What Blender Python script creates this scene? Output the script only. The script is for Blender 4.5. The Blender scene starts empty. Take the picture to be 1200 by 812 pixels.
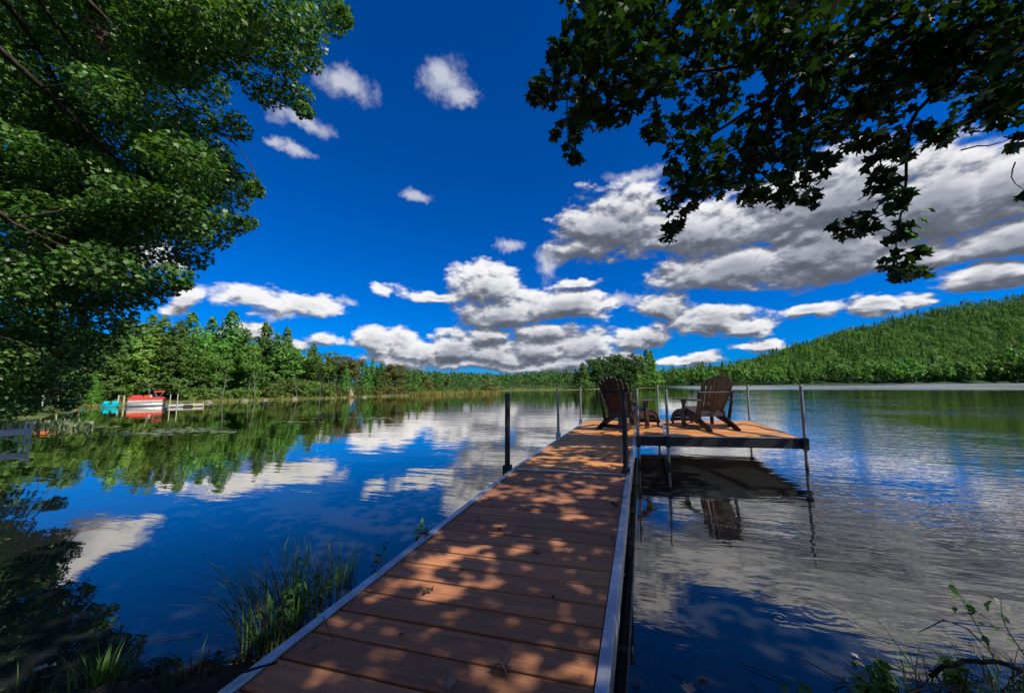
import bpy, math, random
import numpy as np
from mathutils import Vector, Matrix
R_ = math.radians
rng = np.random.default_rng(11)
random.seed(11)
SC = bpy.context.scene
COL = SC.collection

# ------------------------------------------------------------------ camera model
F, CX, CY = 430.0, 640.0, 406.0           # focal length and principal point in photograph pixels (1200 x 812)
YAW, PITCH, ROLL = R_(14.6), R_(5.95), R_(-0.45)
EYE = np.array([0.0, 0.0, 1.40])          # eye height over the water (z = 0)
def _rot():
    cy, sy = math.cos(YAW), math.sin(YAW)
    fw = np.array([-sy, cy, 0.0]); rt = np.array([cy, sy, 0.0]); up = np.array([0, 0, 1.0])
    cp, sp = math.cos(PITCH), math.sin(PITCH)
    fw, up = fw * cp + up * sp, up * cp - fw * sp
    cr, sr = math.cos(ROLL), math.sin(ROLL)
    rt, up = rt * cr + up * sr, up * cr - rt * sr
    return rt, fw, up
RT, FW, UP = _rot()
def ray(px, py):
    return FW + RT * (px - CX) / F - UP * (py - CY) / F
def at(px, py, z=0.0):                    # point of the horizontal plane z seen at that pixel
    r = ray(px, py); return EYE + r * ((z - EYE[2]) / r[2])
def atd(px, py, d):                       # point at depth d along that pixel
    return EYE + ray(px, py) * d
def theta(px):
    r = ray(px, 450); return math.atan2(r[0], r[1])
def z_at(px, py, X, Y):                   # height over the point (X, Y) that shows at row py
    r = ray(px, py); return EYE[2] + r[2] / math.hypot(r[0], r[1]) * math.hypot(X, Y)

cam = bpy.data.cameras.new('camera'); cam_o = bpy.data.objects.new('camera', cam); COL.objects.link(cam_o)
M = Matrix(((RT[0], UP[0], -FW[0], EYE[0]), (RT[1], UP[1], -FW[1], EYE[1]), (RT[2], UP[2], -FW[2], EYE[2]), (0, 0, 0, 1)))
cam_o.matrix_world = M
cam.sensor_fit = 'HORIZONTAL'; cam.sensor_width = 36; cam.lens = F / 1200 * 36
cam.shift_x = (600 - CX) / 1200; cam.shift_y = 0
cam.clip_start = 0.05; cam.clip_end = 6000
SC.camera = cam_o

# ------------------------------------------------------------------ helpers
def fast_mesh(name, V, counts, idx=None):
    V = np.asarray(V, np.float32).reshape(-1, 3); counts = np.asarray(counts, np.int32)
    me = bpy.data.meshes.new(name)
    n = int(counts.sum())
    if idx is None: idx = np.arange(n, dtype=np.int32)
    me.vertices.add(len(V)); me.vertices.foreach_set('co', V.ravel())
    me.loops.add(n); me.loops.foreach_set('vertex_index', np.asarray(idx, np.int32))
    me.polygons.add(len(counts))
    st = np.zeros(len(counts), np.int32); st[1:] = np.cumsum(counts)[:-1]
    me.polygons.foreach_set('loop_start', st)
    me.update(calc_edges=True)
    return me
def link(name, me, mat=None, parent=None, smooth=False):
    o = bpy.data.objects.new(name, me); COL.objects.link(o)
    if mat is not None and not me.materials: me.materials.append(mat)
    if parent is not None: o.parent = parent
    if smooth: me.polygons.foreach_set('use_smooth', np.ones(len(me.polygons), bool))
    return o
def tag(o, label=None, cat=None, group=None, kind=None):
    if label: o['label'] = label
    if cat: o['category'] = cat
    if group: o['group'] = group
    if kind: o['kind'] = kind
    return o
def empty(name, loc, rz=0, label=None, cat=None, group=None):
    o = bpy.data.objects.new(name, None); COL.objects.link(o)
    o.location = loc; o.rotation_euler = (0, 0, rz); o.empty_display_size = .2
    return tag(o, label, cat, group)
def copy_tree(o, parent=None):
    c = o.copy(); COL.objects.link(c)
    if parent is not None: c.parent = parent
    for ch in list(o.children): copy_tree(ch, c)
    return c

class MB:
    def __init__(s): s.v = []; s.f = []
    def add(s, vs, fs):
        b = len(s.v); s.v += [tuple(float(c) for c in v) for v in vs]; s.f += [tuple(b + i for i in f) for f in fs]
    def box(s, x0, x1, y0, y1, z0, z1, T=None):
        vs = [(x, y, z) for z in (z0, z1) for y in (y0, y1) for x in (x0, x1)]
        if T: vs = [T(v) for v in vs]
        s.add(vs, [(0, 2, 3, 1), (4, 5, 7, 6), (0, 1, 5, 4), (2, 6, 7, 3), (0, 4, 6, 2), (1, 3, 7, 5)])
    def tube(s, P, R, n=8, cap=True):
        P = [Vector(p) for p in P]; rings = []
        if not hasattr(R, '__len__'): R = [R] * len(P)
        t0 = (P[1] - P[0]).normalized()
        ref = Vector((0, 0, 1)) if abs(t0.z) < .9 else Vector((1, 0, 0))
        a = t0.cross(ref).normalized()
        for i, p in enumerate(P):
            t = (P[min(i + 1, len(P) - 1)] - P[max(i - 1, 0)]).normalized()
            a = (a - t * a.dot(t)).normalized(); b = t.cross(a)
            rings.append([p + (a * math.cos(2 * math.pi * k / n) + b * math.sin(2 * math.pi * k / n)) * R[i] for k in range(n)])
        vs = [v for r in rings for v in r]; fs = []
        for i in range(len(P) - 1):
            for k in range(n):
                k2 = (k + 1) % n; fs.append((i * n + k, i * n + k2, (i + 1) * n + k2, (i + 1) * n + k))
        if cap: fs += [tuple(range(n))[::-1], tuple((len(P) - 1) * n + k for k in range(n))]
        s.add(vs, fs)
    def prism(s, poly, axis, a, b, T=None):   # poly of 2-D points pushed along an axis from a to b
        def mk(p, c):
            if axis == 'x': return (c, p[0], p[1])
            if axis == 'y': return (p[0], c, p[1])
            return (p[0], p[1], c)
        n = len(poly); vs = [mk(p, a) for p in poly] + [mk(p, b) for p in poly]
        if T: vs = [T(v) for v in vs]
        s.add(vs, [tuple(range(n))[::-1], tuple(range(n, 2 * n))] + [(i, (i + 1) % n, n + (i + 1) % n, n + i) for i in range(n)])
    def sheet(s, grid):
        h = len(grid); w = len(grid[0]); vs = [p for r in grid for p in r]
        s.add(vs, [(i * w + j, i * w + j + 1, (i + 1) * w + j + 1, (i + 1) * w + j) for i in range(h - 1) for j in range(w - 1)])
    def build(s, name, mat, parent=None, bevel=0, smooth=False, local=True):
        me = bpy.data.meshes.new(name)
        off = Vector((0, 0, 0))
        if parent is not None and not local:
            q = parent
            while q is not None: off += q.location; q = q.parent
        me.from_pydata([tuple(Vector(v) - off) for v in s.v], [], s.f)
        o = link(name, me, mat, parent, smooth)
        import bmesh
        bm = bmesh.new(); bm.from_mesh(me); bmesh.ops.recalc_face_normals(bm, faces=bm.faces); bm.to_mesh(me); bm.free()
        if bevel:
            m = o.modifiers.new('bevel', 'BEVEL'); m.width = bevel; m.segments = 2; m.limit_method = 'ANGLE'; m.angle_limit = R_(40)
        return o

# ------------------------------------------------------------------ materials
def lin(c): return tuple(((x / 255) / 12.92 if x / 255 <= .04045 else ((x / 255 + .055) / 1.055) ** 2.4) for x in c)
class NT:
    def __init__(s, tree): s.t = tree
    def n(s, typ, **kw):
        nd = s.t.nodes.new(typ)
        for k, v in kw.items(): setattr(nd, k, v)
        return nd
    def set(s, sock, v):
        if hasattr(v, 'links') or isinstance(v, bpy.types.NodeSocket): s.t.links.new(v, sock)
        elif v is not None: sock.default_value = v
    def m(s, op, a, b=None, c=None, clamp=False):
        nd = s.n('ShaderNodeMath', operation=op, use_clamp=clamp)
        for i, x in enumerate((a, b, c)):
            if x is not None: s.set(nd.inputs[i], x)
        return nd.outputs[0]
    def v(s, op, a, b=None, c=None, out=0):
        nd = s.n('ShaderNodeVectorMath', operation=op)
        for i, x in enumerate((a, b, c)):
            if x is not None: s.set(nd.inputs[i], x)
        return nd.outputs[out]
    def scale(s, a, k):
        nd = s.n('ShaderNodeVectorMath', operation='SCALE'); s.set(nd.inputs[0], a); s.set(nd.inputs[3], k); return nd.outputs[0]
    def noise(s, vec, scale, detail=4, rough=.55, out=0, dist=0):
        nd = s.n('ShaderNodeTexNoise'); s.set(nd.inputs['Vector'], vec); nd.inputs['Scale'].default_value = scale
        nd.inputs['Detail'].default_value = detail; nd.inputs['Roughness'].default_value = rough
        nd.inputs['Distortion'].default_value = dist; return nd.outputs[out]
    def mix(s, fac, a, b, blend='MIX'):
        nd = s.n('ShaderNodeMix', data_type='RGBA', blend_type=blend)
        s.set(nd.inputs[0], fac); s.set(nd.inputs[6], a); s.set(nd.inputs[7], b); return nd.outputs[2]
    def ramp(s, fac, stops):
        nd = s.n('ShaderNodeValToRGB'); s.set(nd.inputs[0], fac); e = nd.color_ramp.elements
        while len(e) < len(stops): e.new(.5)
        for el, (p, c) in zip(e, stops): el.position = p; el.color = (*c, 1)
        return nd.outputs[0]
    def smooth(s, x, a, b):
        nd = s.n('ShaderNodeMapRange', interpolation_type='SMOOTHSTEP'); s.set(nd.inputs[0], x)
        nd.inputs[1].default_value = a; nd.inputs[2].default_value = b; return nd.outputs[0]
def rgba(c): return (*c, 1)
def new_mat(name):
    m = bpy.data.materials.new(name); m.use_nodes = True; t = m.node_tree
    for nd in list(t.nodes): t.nodes.remove(nd)
    k = NT(t); out = k.n('ShaderNodeOutputMaterial'); return m, k, out
def principled(k, out, color, rough=.6, metal=0, spec=.5, bump=None, bstr=.3, bdist=.01):
    p = k.n('ShaderNodeBsdfPrincipled'); k.set(p.inputs['Base Color'], color); k.set(p.inputs['Roughness'], rough)
    k.set(p.inputs['Metallic'], metal); p.inputs['Specular IOR Level'].default_value = spec
    if bump is not None:
        b = k.n('ShaderNodeBump'); k.set(b.inputs['Height'], bump); b.inputs['Strength'].default_value = bstr; b.inputs['Distance'].default_value = bdist
        k.t.links.new(b.outputs[0], p.inputs['Normal'])
    if out is not None: k.t.links.new(p.outputs[0], out.inputs[0])
    return p
def simple(name, c, rough=.6, metal=0, spec=.5, var=.25, scale=6, bstr=.15):
    m, k, out = new_mat(name)
    tc = k.n('ShaderNodeTexCoord').outputs['Object']
    nz = k.noise(tc, scale, 6, .6)
    col = k.mix(k.m('MULTIPLY', nz, 1.0), rgba([x * (1 - var) for x in c]), rgba([min(1, x * (1 + var)) for x in c]))
    principled(k, out, col, k.m('ADD', k.m('MULTIPLY', nz, .2), rough - .1), metal, spec, k.noise(tc, scale * 8, 4, .6), bstr, .004)
    return m
def leaf_mat(name, stops, trans=.35, rough=.45, spec=.4, objvar=.0, tint=None):
    m, k, out = new_mat(name)
    geo = k.n('ShaderNodeNewGeometry')
    col = k.ramp(geo.outputs['Random Per Island'], stops)
    if tint:
        at_ = k.n('ShaderNodeAttribute', attribute_name='tint')
        col = k.mix(k.m('MULTIPLY', at_.outputs['Fac'], .85), col, k.ramp(at_.outputs['Fac'], tint))
    if objvar:
        oi = k.n('ShaderNodeObjectInfo')
        hs = k.n('ShaderNodeHueSaturation'); k.set(hs.inputs['Color'], col)
        k.set(hs.inputs['Hue'], k.m('ADD', .5 - objvar * .025, k.m('MULTIPLY', oi.outputs['Random'], objvar * .07)))
        k.set(hs.inputs['Value'], k.m('ADD', 1 - objvar * .5, k.m('MULTIPLY', oi.outputs['Random'], objvar * 1.4)))
        col = hs.outputs[0]
    p = principled(k, None, col, rough, 0, spec)
    tr = k.n('ShaderNodeBsdfTranslucent')
    k.set(tr.inputs[0], k.mix(1.0, col, (1.25, 1.35, .45, 1), 'MULTIPLY'))
    mx = k.n('ShaderNodeMixShader'); mx.inputs[0].default_value = trans
    k.t.links.new(p.outputs[0], mx.inputs[1]); k.t.links.new(tr.outputs[0], mx.inputs[2]); k.t.links.new(mx.outputs[0], out.inputs[0])
    return m

MAT = {}
def deck_mat(name, c, sat):
    m, k, out = new_mat(name)
    pos = k.n('ShaderNodeNewGeometry'); P = pos.outputs['Position']; rnd = pos.outputs['Random Per Island']
    g = k.v('MULTIPLY', P, (2.2, 60, 60)); g = k.v('ADD', g, k.scale((17.3, 5.1, 0), rnd))
    grain = k.noise(g, 1.0, 7, .65)
    fine = k.noise(k.v('MULTIPLY', P, (6, 260, 260)), 1.0, 3, .6)
    blot = k.noise(P, 2.1, 5, .6)
    stain = k.noise(P, 9, 6, .7)
    col = k.mix(k.smooth(grain, .3, .7), rgba([x * .68 for x in c]), rgba([x * 1.18 for x in c]))
    col = k.mix(k.m('MULTIPLY', k.smooth(blot, .35, .75), .4), col, rgba([c[0] * .62 + .02, c[1] * .75 + .02, c[2] * .95 + .02]))
    col = k.mix(k.m('MULTIPLY', k.smooth(stain, .62, .74), .45), col, rgba([x * .35 for x in c]))
    hv = k.n('ShaderNodeHueSaturation'); k.set(hv.inputs['Color'], col); k.set(hv.inputs['Value'], k.m('ADD', .72, k.m('MULTIPLY', rnd, .56)))
    hv.inputs['Saturation'].default_value = sat
    principled(k, out, hv.outputs[0], k.m('ADD', .5, k.m('MULTIPLY', blot, .25)), 0, .35, k.m('ADD', grain, k.m('MULTIPLY', fine, .6)), .5, .003)
    return m
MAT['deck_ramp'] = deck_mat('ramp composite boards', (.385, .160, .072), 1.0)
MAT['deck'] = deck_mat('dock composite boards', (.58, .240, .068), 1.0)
def metal_mat():
    m, k, out = new_mat('brushed aluminium')
    P = k.n('ShaderNodeTexCoord').outputs['Object']
    nz = k.noise(k.v('MULTIPLY', P, (40, 2, 40)), 1, 5, .6); bl = k.noise(P, 7, 6, .7)
    col = k.mix(k.smooth(bl, .35, .7), (.42, .44, .46, 1), (.66, .68, .70, 1))
    principled(k, out, col, k.m('ADD', .32, k.m('MULTIPLY', nz, .25)), .85, .5, nz, .25, .002)
    return m
MAT['alu'] = metal_mat()
MAT['galv'] = simple('dull galvanised pipe', (.30, .28, .26), .42, .35, scale=20)

def stained(m):                           # slime and rust up to just above the waterline
    k = NT(m.node_tree); P = k.n('ShaderNodeNewGeometry').outputs['Position']; p = next(n for n in m.node_tree.nodes if n.type == 'BSDF_PRINCIPLED')
    sx = k.n('ShaderNodeSeparateXYZ'); k.set(sx.inputs[0], P); src = p.inputs['Base Color'].links[0].from_socket
    f = k.smooth(k.m('ADD', sx.outputs[2], k.m('MULTIPLY', k.m('SUBTRACT', k.noise(P, 18, 5, .6), .5), .22)), .04, .16)
    rust = k.smooth(k.noise(P, 26, 5, .7), .56, .68)
    col = k.mix(f, (.022, .022, .012, 1), k.mix(k.m('MULTIPLY', rust, .6), src, (.13, .055, .025, 1))); k.set(p.inputs['Base Color'], col)
stained(MAT['galv'])
MAT['pale_metal'] = simple('weathered pale metal', (.72, .69, .65), .6, .1, scale=20)
MAT['under'] = simple('wet brown framing', (.07, .028, .016), .8)
MAT['sleeve'] = simple('black post sleeve', (.012, .012, .013), .55)
MAT['fascia'] = simple('dark painted fascia', (.012, .012, .014), .6)
MAT['chair'] = simple('dark brown chair plastic lumber', (.036, .020, .017), .45, scale=14)
MAT['red'] = simple('red vinyl', (.62, .05, .03), .5)
MAT['white'] = simple('off white panel', (.52, .46, .43), .5)
MAT['turq'] = simple('turquoise plastic', (.0, .42, .52), .4)
MAT['tan'] = simple('tan stone', (.30, .20, .13), .85)
MAT['stone'] = simple('grey lake stone', (.20, .19, .17), .9, scale=9)
MAT['orange'] = simple('orange plastic', (.75, .20, .05), .5)
MAT['black'] = simple('black plastic', (.015, .015, .016), .5)
MAT['grey_wood'] = simple('weathered grey planks', (.38, .35, .32), .8, scale=12)
MAT['pale_wood'] = simple('pale bare wood', (.52, .48, .42), .8, scale=12)
def bark_mat(name, a, b):
    m, k, out = new_mat(name)
    P = k.n('ShaderNodeTexCoord').outputs['Object']
    nz = k.noise(k.v('MULTIPLY', P, (14, 14, 3)), 1, 7, .65, dist=.6)
    principled(k, out, k.mix(k.smooth(nz, .35, .65), rgba(a), rgba(b)), .9, 0, .2, nz, .8, .02)
    return m
MAT['bark'] = bark_mat('furrowed bark', (.022, .017, .013), (.075, .060, .048))
MAT['bark_dark'] = bark_mat('wet dark bark', (.008, .006, .005), (.035, .028, .022))
MAT['bark_pale'] = bark_mat('pale bark', (.11, .10, .085), (.30, .28, .25))
MAT['twig'] = simple('dry stalk', (.10, .075, .05), .9)
G = lambda *s: [(p, c) for p, c in s]
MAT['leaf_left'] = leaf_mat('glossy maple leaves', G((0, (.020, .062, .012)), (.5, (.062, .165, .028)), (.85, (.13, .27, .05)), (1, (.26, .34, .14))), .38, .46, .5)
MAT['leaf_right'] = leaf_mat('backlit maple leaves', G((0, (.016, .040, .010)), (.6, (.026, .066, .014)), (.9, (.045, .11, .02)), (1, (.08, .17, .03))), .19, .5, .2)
MAT['leaf_bright'] = leaf_mat('maple leaves with painted sunlight', G((0, (.07, .26, .02)), (1, (.12, .36, .03))), .5, .7, .1)  # sunlight on the right tree's sprig, painted in as a brighter green
MAT['pine'] = leaf_mat('white pine needles', G((0, (.060, .135, .030)), (.6, (.110, .225, .046)), (1, (.17, .29, .065))), .3, .6, .2, .5)
MAT['pine_light'] = leaf_mat('light pine needles', G((0, (.10, .20, .034)), (.6, (.165, .30, .046)), (1, (.23, .36, .065))), .25, .6, .2, .4)
MAT['broad'] = leaf_mat('broadleaf foliage', G((0, (.065, .150, .024)), (.6, (.120, .245, .038)), (1, (.18, .32, .058))), .28, .55, .25, .5)
MAT['broad_dark'] = leaf_mat('dark broadleaf foliage', G((0, (.022, .058, .016)), (.6, (.040, .095, .022)), (1, (.075, .145, .032))), .2, .6, .2, .4)
MAT['autumn'] = leaf_mat('turning foliage', G((0, (.075, .125, .030)), (.5, (.14, .165, .042)), (.85, (.21, .15, .05)), (1, (.26, .10, .05))), .28, .6, .2, .3)
MAT['shrub'] = leaf_mat('shore shrub foliage', G((0, (.075, .125, .028)), (.6, (.115, .185, .036)), (1, (.18, .23, .06))), .28, .6, .2, .5)
MAT['cedar'] = leaf_mat('cedar foliage', G((0, (.06, .17, .02)), (1, (.10, .26, .03))), .2, .6, .2)
MAT['forest'] = leaf_mat('hill forest foliage', G((0, (.060, .140, .024)), (.6, (.095, .205, .034)), (1, (.14, .27, .05))), .2, .7, .15, 0,
                         [(0, (.026, .080, .026)), (.35, (.060, .160, .028)), (.7, (.115, .245, .040)), (1, (.22, .30, .065))])
MAT['forest_far'] = leaf_mat('distant conifer foliage', G((0, (.042, .105, .034)), (.6, (.070, .155, .040)), (1, (.10, .19, .05))), .15, .7, .15, 0,
                         [(0, (.035, .095, .034)), (.7, (.075, .17, .042)), (1, (.14, .20, .06))])
MAT['marsh'] = leaf_mat('marsh grass', G((0, (.16, .20, .045)), (.6, (.26, .25, .07)), (1, (.38, .28, .10))), .3, .7, .2)
MAT['sedge'] = leaf_mat('sedge blades', G((0, (.030, .090, .014)), (.7, (.065, .165, .026)), (1, (.14, .18, .05))), .3, .5, .35)
MAT['sedge_dry'] = leaf_mat('dry sedge blades', G((0, (.035, .030, .016)), (1, (.09, .07, .04))), .2, .7, .2)
MAT['reed'] = leaf_mat('pale reeds', G((0, (.07, .14, .04)), (.6, (.18, .24, .10)), (1, (.46, .44, .32))), .25, .5, .4)
MAT['weed'] = leaf_mat('bank weed leaves', G((0, (.035, .105, .016)), (1, (.085, .20, .036))), .3, .5, .35)
MAT['pad'] = leaf_mat('lily pads', G((0, (.12, .18, .06)), (1, (.24, .28, .14))), .1, .4, .5)
MAT['dead'] = leaf_mat('dry brown leaves', G((0, (.045, .028, .02)), (.6, (.085, .055, .042)), (1, (.15, .11, .09))), .15, .75, .2)
MAT['dead_pale'] = leaf_mat('pale dry leaf', G((0, (.30, .28, .24)), (1, (.36, .34, .30))), .15, .7, .2)
MAT['dead_grey'] = leaf_mat('grey brown dry leaf', G((0, (.20, .145, .12)), (1, (.26, .20, .17))), .1, .8, .2)
MAT['litter'] = leaf_mat('rotting leaf litter', G((0, (.012, .009, .006)), (.7, (.035, .024, .016)), (1, (.09, .065, .05))), .1, .8, .2)
MAT['moss'] = leaf_mat('moss', G((0, (.04, .10, .012)), (1, (.10, .19, .025))), .1, .9, .1)

# ------------------------------------------------------------------ the lake and the land
shore_px = [(0, 490.5), (50, 490), (72, 481), (110, 477), (180, 474.6), (245, 471.6), (320, 468.6), (420, 465.6), (500, 463.2), (560, 461.6),
            (584, 461), (589, 458), (640, 457.2), (682, 456.6), (720, 455.4), (768, 454.6), (778, 452.6), (860, 452.0), (1000, 450.6), (1200, 448.9)]
far = [at(px, py)[:2] for px, py in shore_px]
near = [(-34, 6), (-26, 5.5), (-19, 4.2), (-14, 2.6), (-9, 1.2), (-5, .45), (-3.3, .75), (-2.6, 1.25), (-2.0, 1.6), (-1.4, 1.72), (-.7, 1.72), (0, 1.7), (.6, 1.78), (1.2, 1.98), (1.9, 2.3), (3, 2.75), (5, 3.4), (9, 4), (16, 3.5), (28, -4), (60, -30), (140, -20)]
lake = np.array([tuple(p) for p in near] + [(320, 120)] + [tuple(p) for p in far[::-1]])
def lake_sd(X, Y):                       # signed distance to the shoreline, positive on land
    p = np.stack([X.ravel(), Y.ravel()], -1); best = np.full(len(p), 1e18); ins = np.zeros(len(p), bool)
    n = len(lake)
    for i in range(n):
        a, b = lake[i], lake[(i + 1) % n]; ab = b - a
        t = np.clip(((p - a) @ ab) / (ab @ ab), 0, 1); d = ((p - a - t[:, None] * ab) ** 2).sum(1); best = np.minimum(best, d)
        c = ((a[1] > p[:, 1]) != (b[1] > p[:, 1])); dy = b[1] - a[1]
        xi = a[0] + (p[:, 1] - a[1]) / (dy if abs(dy) > 1e-12 else 1e-12) * ab[0]
        ins ^= c & (p[:, 0] < xi)
    return (np.sqrt(best) * np.where(ins, -1, 1)).reshape(X.shape)
crest_px = [(-100, 452, 120), (560, 446, 200), (590, 440, 270), (620, 437, 280), (652, 435.5, 290), (690, 438, 300), (740, 443, 330), (775, 442, 360), (800, 438, 400), (860, 427, 470), (920, 407, 530),
            (1000, 383, 600), (1080, 364, 660), (1140, 352, 700), (1200, 342, 740), (1300, 328, 800)]
c_th = np.array([theta(p[0]) for p in crest_px]); c_r = np.array([p[2] for p in crest_px], float)
TREE_H = np.interp(c_th, [theta(560), theta(700), theta(860)], [8, 8, 12])
c_z = np.array([z_at(px, py, math.sin(t) * r, math.cos(t) * r) for (px, py, r), t in zip(crest_px, c_th)]) - TREE_H
c_z = np.maximum(c_z, 1.5)
s_th = np.array([math.atan2(p[0], p[1]) for p in far]); s_r = np.array([math.hypot(*p) for p in far])
def hill(X, Y):
    th = np.arctan2(X, Y); r = np.hypot(X, Y)
    rc = np.interp(th, c_th, c_r); zc = np.interp(th, c_th, c_z); rs = np.interp(th, s_th, s_r)
    zc = zc * np.clip((1.5 - np.abs(th)) / .5, 0, 1)
    u = np.clip((r - rs - 6) / np.maximum(rc - rs - 6, 20), 0, 1)
    prof = np.where(th > theta(780), u ** 1.05, u * u * (3 - 2 * u))
    und = 1 + .10 * np.sin(th * 37 + r * .018) * np.minimum(u * 3, 1) * (1 - u)
    over = np.clip((r - rc) / 900, 0, 1)
    return zc * prof * und * (1 - .5 * over)
def ground_z(X, Y):
    X = np.asarray(X, float); Y = np.asarray(Y, float)
    sd = lake_sd(X, Y)
    r = np.hypot(X, Y)
    bank = np.where(r < 8, .30, np.where(r < 150, .14, .22))
    z = np.where(sd < 0, np.maximum(-1.8, sd * .35), bank * (1 - np.exp(-np.maximum(sd, 0) / (bank * 2.2))) + np.minimum(np.maximum(sd, 0), 40) * np.where(r < 8, .012, .02))
    return z + np.where(sd > 0, hill(X, Y), 0)
def ground_mesh():
    rs = np.concatenate([np.linspace(.15, 6, 60)[:-1], np.geomspace(6, 3200, 130)])
    ths = np.concatenate([np.linspace(-math.pi, -1.35, 60)[:-1], np.linspace(-1.35, .95, 330)[:-1], np.linspace(.95, math.pi, 70)[:-1]])
    RR, TT = np.meshgrid(rs, ths, indexing='ij'); X = RR * np.sin(TT); Y = RR * np.cos(TT)
    Z = ground_z(X, Y)
    nearw = np.clip((8 - RR) / 4, 0, 1)
    Z = Z + nearw * (.018 * np.sin(X * 9 + Y * 4) * np.sin(Y * 11 - X * 3) + .012 * np.sin(X * 23) * np.sin(Y * 27))
    V = np.stack([X, Y, Z], -1).reshape(-1, 3); nr, nt = X.shape
    i, j = np.meshgrid(np.arange(nr - 1), np.arange(nt), indexing='ij'); j2 = (j + 1) % nt
    q = np.stack([i * nt + j, i * nt + j2, (i + 1) * nt + j2, (i + 1) * nt + j], -1).reshape(-1, 4)
    V = np.vstack([V, [[0, 0, float(ground_z(0, 0))]]]); c = len(V) - 1
    k = np.arange(nt); tri = np.stack([k, (k + 1) % nt, np.full(nt, c)], -1)[:, ::-1]
    return fast_mesh('ground', V, np.concatenate([np.full(len(q), 4), np.full(nt, 3)]), np.concatenate([q[:, ::-1].ravel(), tri.ravel()]))
m, k, out = new_mat('lakeside soil')
P = k.n('ShaderNodeNewGeometry').outputs['Position']
n1 = k.noise(P, 3.5, 8, .65); n2 = k.noise(P, .12, 6, .6); n3 = k.noise(P, 28, 6, .7)
dist = k.v('LENGTH', P, out=1)
soil = k.mix(k.smooth(n1, .35, .7), (.010, .008, .006, 1), (.045, .034, .022, 1))
turf = k.mix(k.smooth(n2, .35, .65), (.045, .085, .020, 1), (.13, .15, .04, 1))
col = k.mix(k.smooth(dist, 8, 16), soil, turf)
col = k.mix(k.smooth(dist, 120, 200), col, (.022, .055, .016, 1))
principled(k, out, col, .92, 0, .2, k.m('ADD', n1, k.m('MULTIPLY', n3, .5)), .8, .03)
MAT['soil'] = m
g = link('ground', ground_mesh(), MAT['soil'], smooth=True); tag(g, kind='structure')

# water
m, k, out = new_mat('lake water')
P = k.n('ShaderNodeNewGeometry').outputs['Position']
sx = k.n('ShaderNodeSeparateXYZ'); k.set(sx.inputs[0], P); X, Y = sx.outputs[0], sx.outputs[1]
dist = k.v('LENGTH', P, out=1)
def rotv(P, a, s1, s2):                  # coordinates turned by a, then stretched
    mp = k.n('ShaderNodeMapping'); k.set(mp.inputs[0], P); mp.inputs['Rotation'].default_value = (0, 0, a); mp.inputs['Scale'].default_value = (s1, s2, 1)
    return mp.outputs[0]
side = k.m('SUBTRACT', X, k.m('MULTIPLY', Y, .10))
right = k.smooth(side, -.6, 4.0)                      # the breeze reaches the open water right of the dock
calm_patch = k.smooth(k.noise(P, .22, 3, .5), .38, .62)
amp_r = k.m('MULTIPLY', right, k.m('ADD', .35, k.m('MULTIPLY', calm_patch, .9)))
w1 = k.noise(rotv(P, R_(28), 1.5, 5.6), 1.0, 3, .5, dist=.3)
w2 = k.noise(rotv(P, R_(12), 4.5, 13), 1.0, 2, .5)
w3 = k.noise(rotv(P, 0, .5, 1.3), 1.0, 3, .5)
w4 = k.noise(rotv(P, 0, .06, .22), 1.0, 3, .5)
far_r = k.m('MULTIPLY', k.m('MULTIPLY', k.smooth(dist, 70, 115), k.smooth(X, 2, 22)), k.smooth(k.noise(rotv(P, 0, .015, .07), 1, 3, .6), .30, .55))
hgt = k.m('MULTIPLY', w1, k.m('ADD', .0014, k.m('MULTIPLY', amp_r, .0105)))
hgt = k.m('ADD', hgt, k.m('MULTIPLY', w2, k.m('ADD', .0003, k.m('MULTIPLY', amp_r, .0028))))
hgt = k.m('ADD', hgt, k.m('MULTIPLY', w3, .0060))
hgt = k.m('ADD', hgt, k.m('MULTIPLY', w4, k.m('ADD', .012, k.m('MULTIPLY', far_r, .16))))
for (px, py, wl, rad, a) in ((962, 716, .055, .24, .00010), (914, 724, .035, .08, .00014)):
    c = at(px, py); dd = k.v('DISTANCE', P, tuple(c), out=1)
    env = k.m('SUBTRACT', 1.0, k.smooth(dd, rad * .5, rad))
    hgt = k.m('ADD', hgt, k.m('MULTIPLY', k.m('SINE', k.m('MULTIPLY', dd, 2 * math.pi / wl)), k.m('MULTIPLY', env, a)))
b = k.n('ShaderNodeBump'); k.set(b.inputs['Height'], hgt); b.inputs['Strength'].default_value = 1; b.inputs['Distance'].default_value = 1
deep = k.n('ShaderNodeBsdfDiffuse'); deep.inputs[0].default_value = (.018, .022, .022, 1)
gl = k.n('ShaderNodeBsdfGlossy'); k.set(gl.inputs['Roughness'], k.m('ADD', .012, k.m('MULTIPLY', far_r, .30))); gl.inputs[0].default_value = (.95, .90, .83, 1)
k.t.links.new(b.outputs[0], gl.inputs['Normal'])
fr = k.n('ShaderNodeFresnel'); fr.inputs['IOR'].default_value = 1.45; k.t.links.new(b.outputs[0], fr.inputs['Normal'])
fac = k.m('MULTIPLY', fr.outputs[0], 2.05, clamp=True)
mx = k.n('ShaderNodeMixShader'); k.set(mx.inputs[0], fac)
k.t.links.new(deep.outputs[0], mx.inputs[1]); k.t.links.new(gl.outputs[0], mx.inputs[2]); k.t.links.new(mx.outputs[0], out.inputs[0])
MAT['water'] = m
S = 1500
mb = MB(); mb.add([(-S, -300, 0), (S, -300, 0), (S, S, 0), (-S, S, 0)], [(0, 1, 2, 3)])
tag(mb.build('water', MAT['water']), kind='structure')

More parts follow.
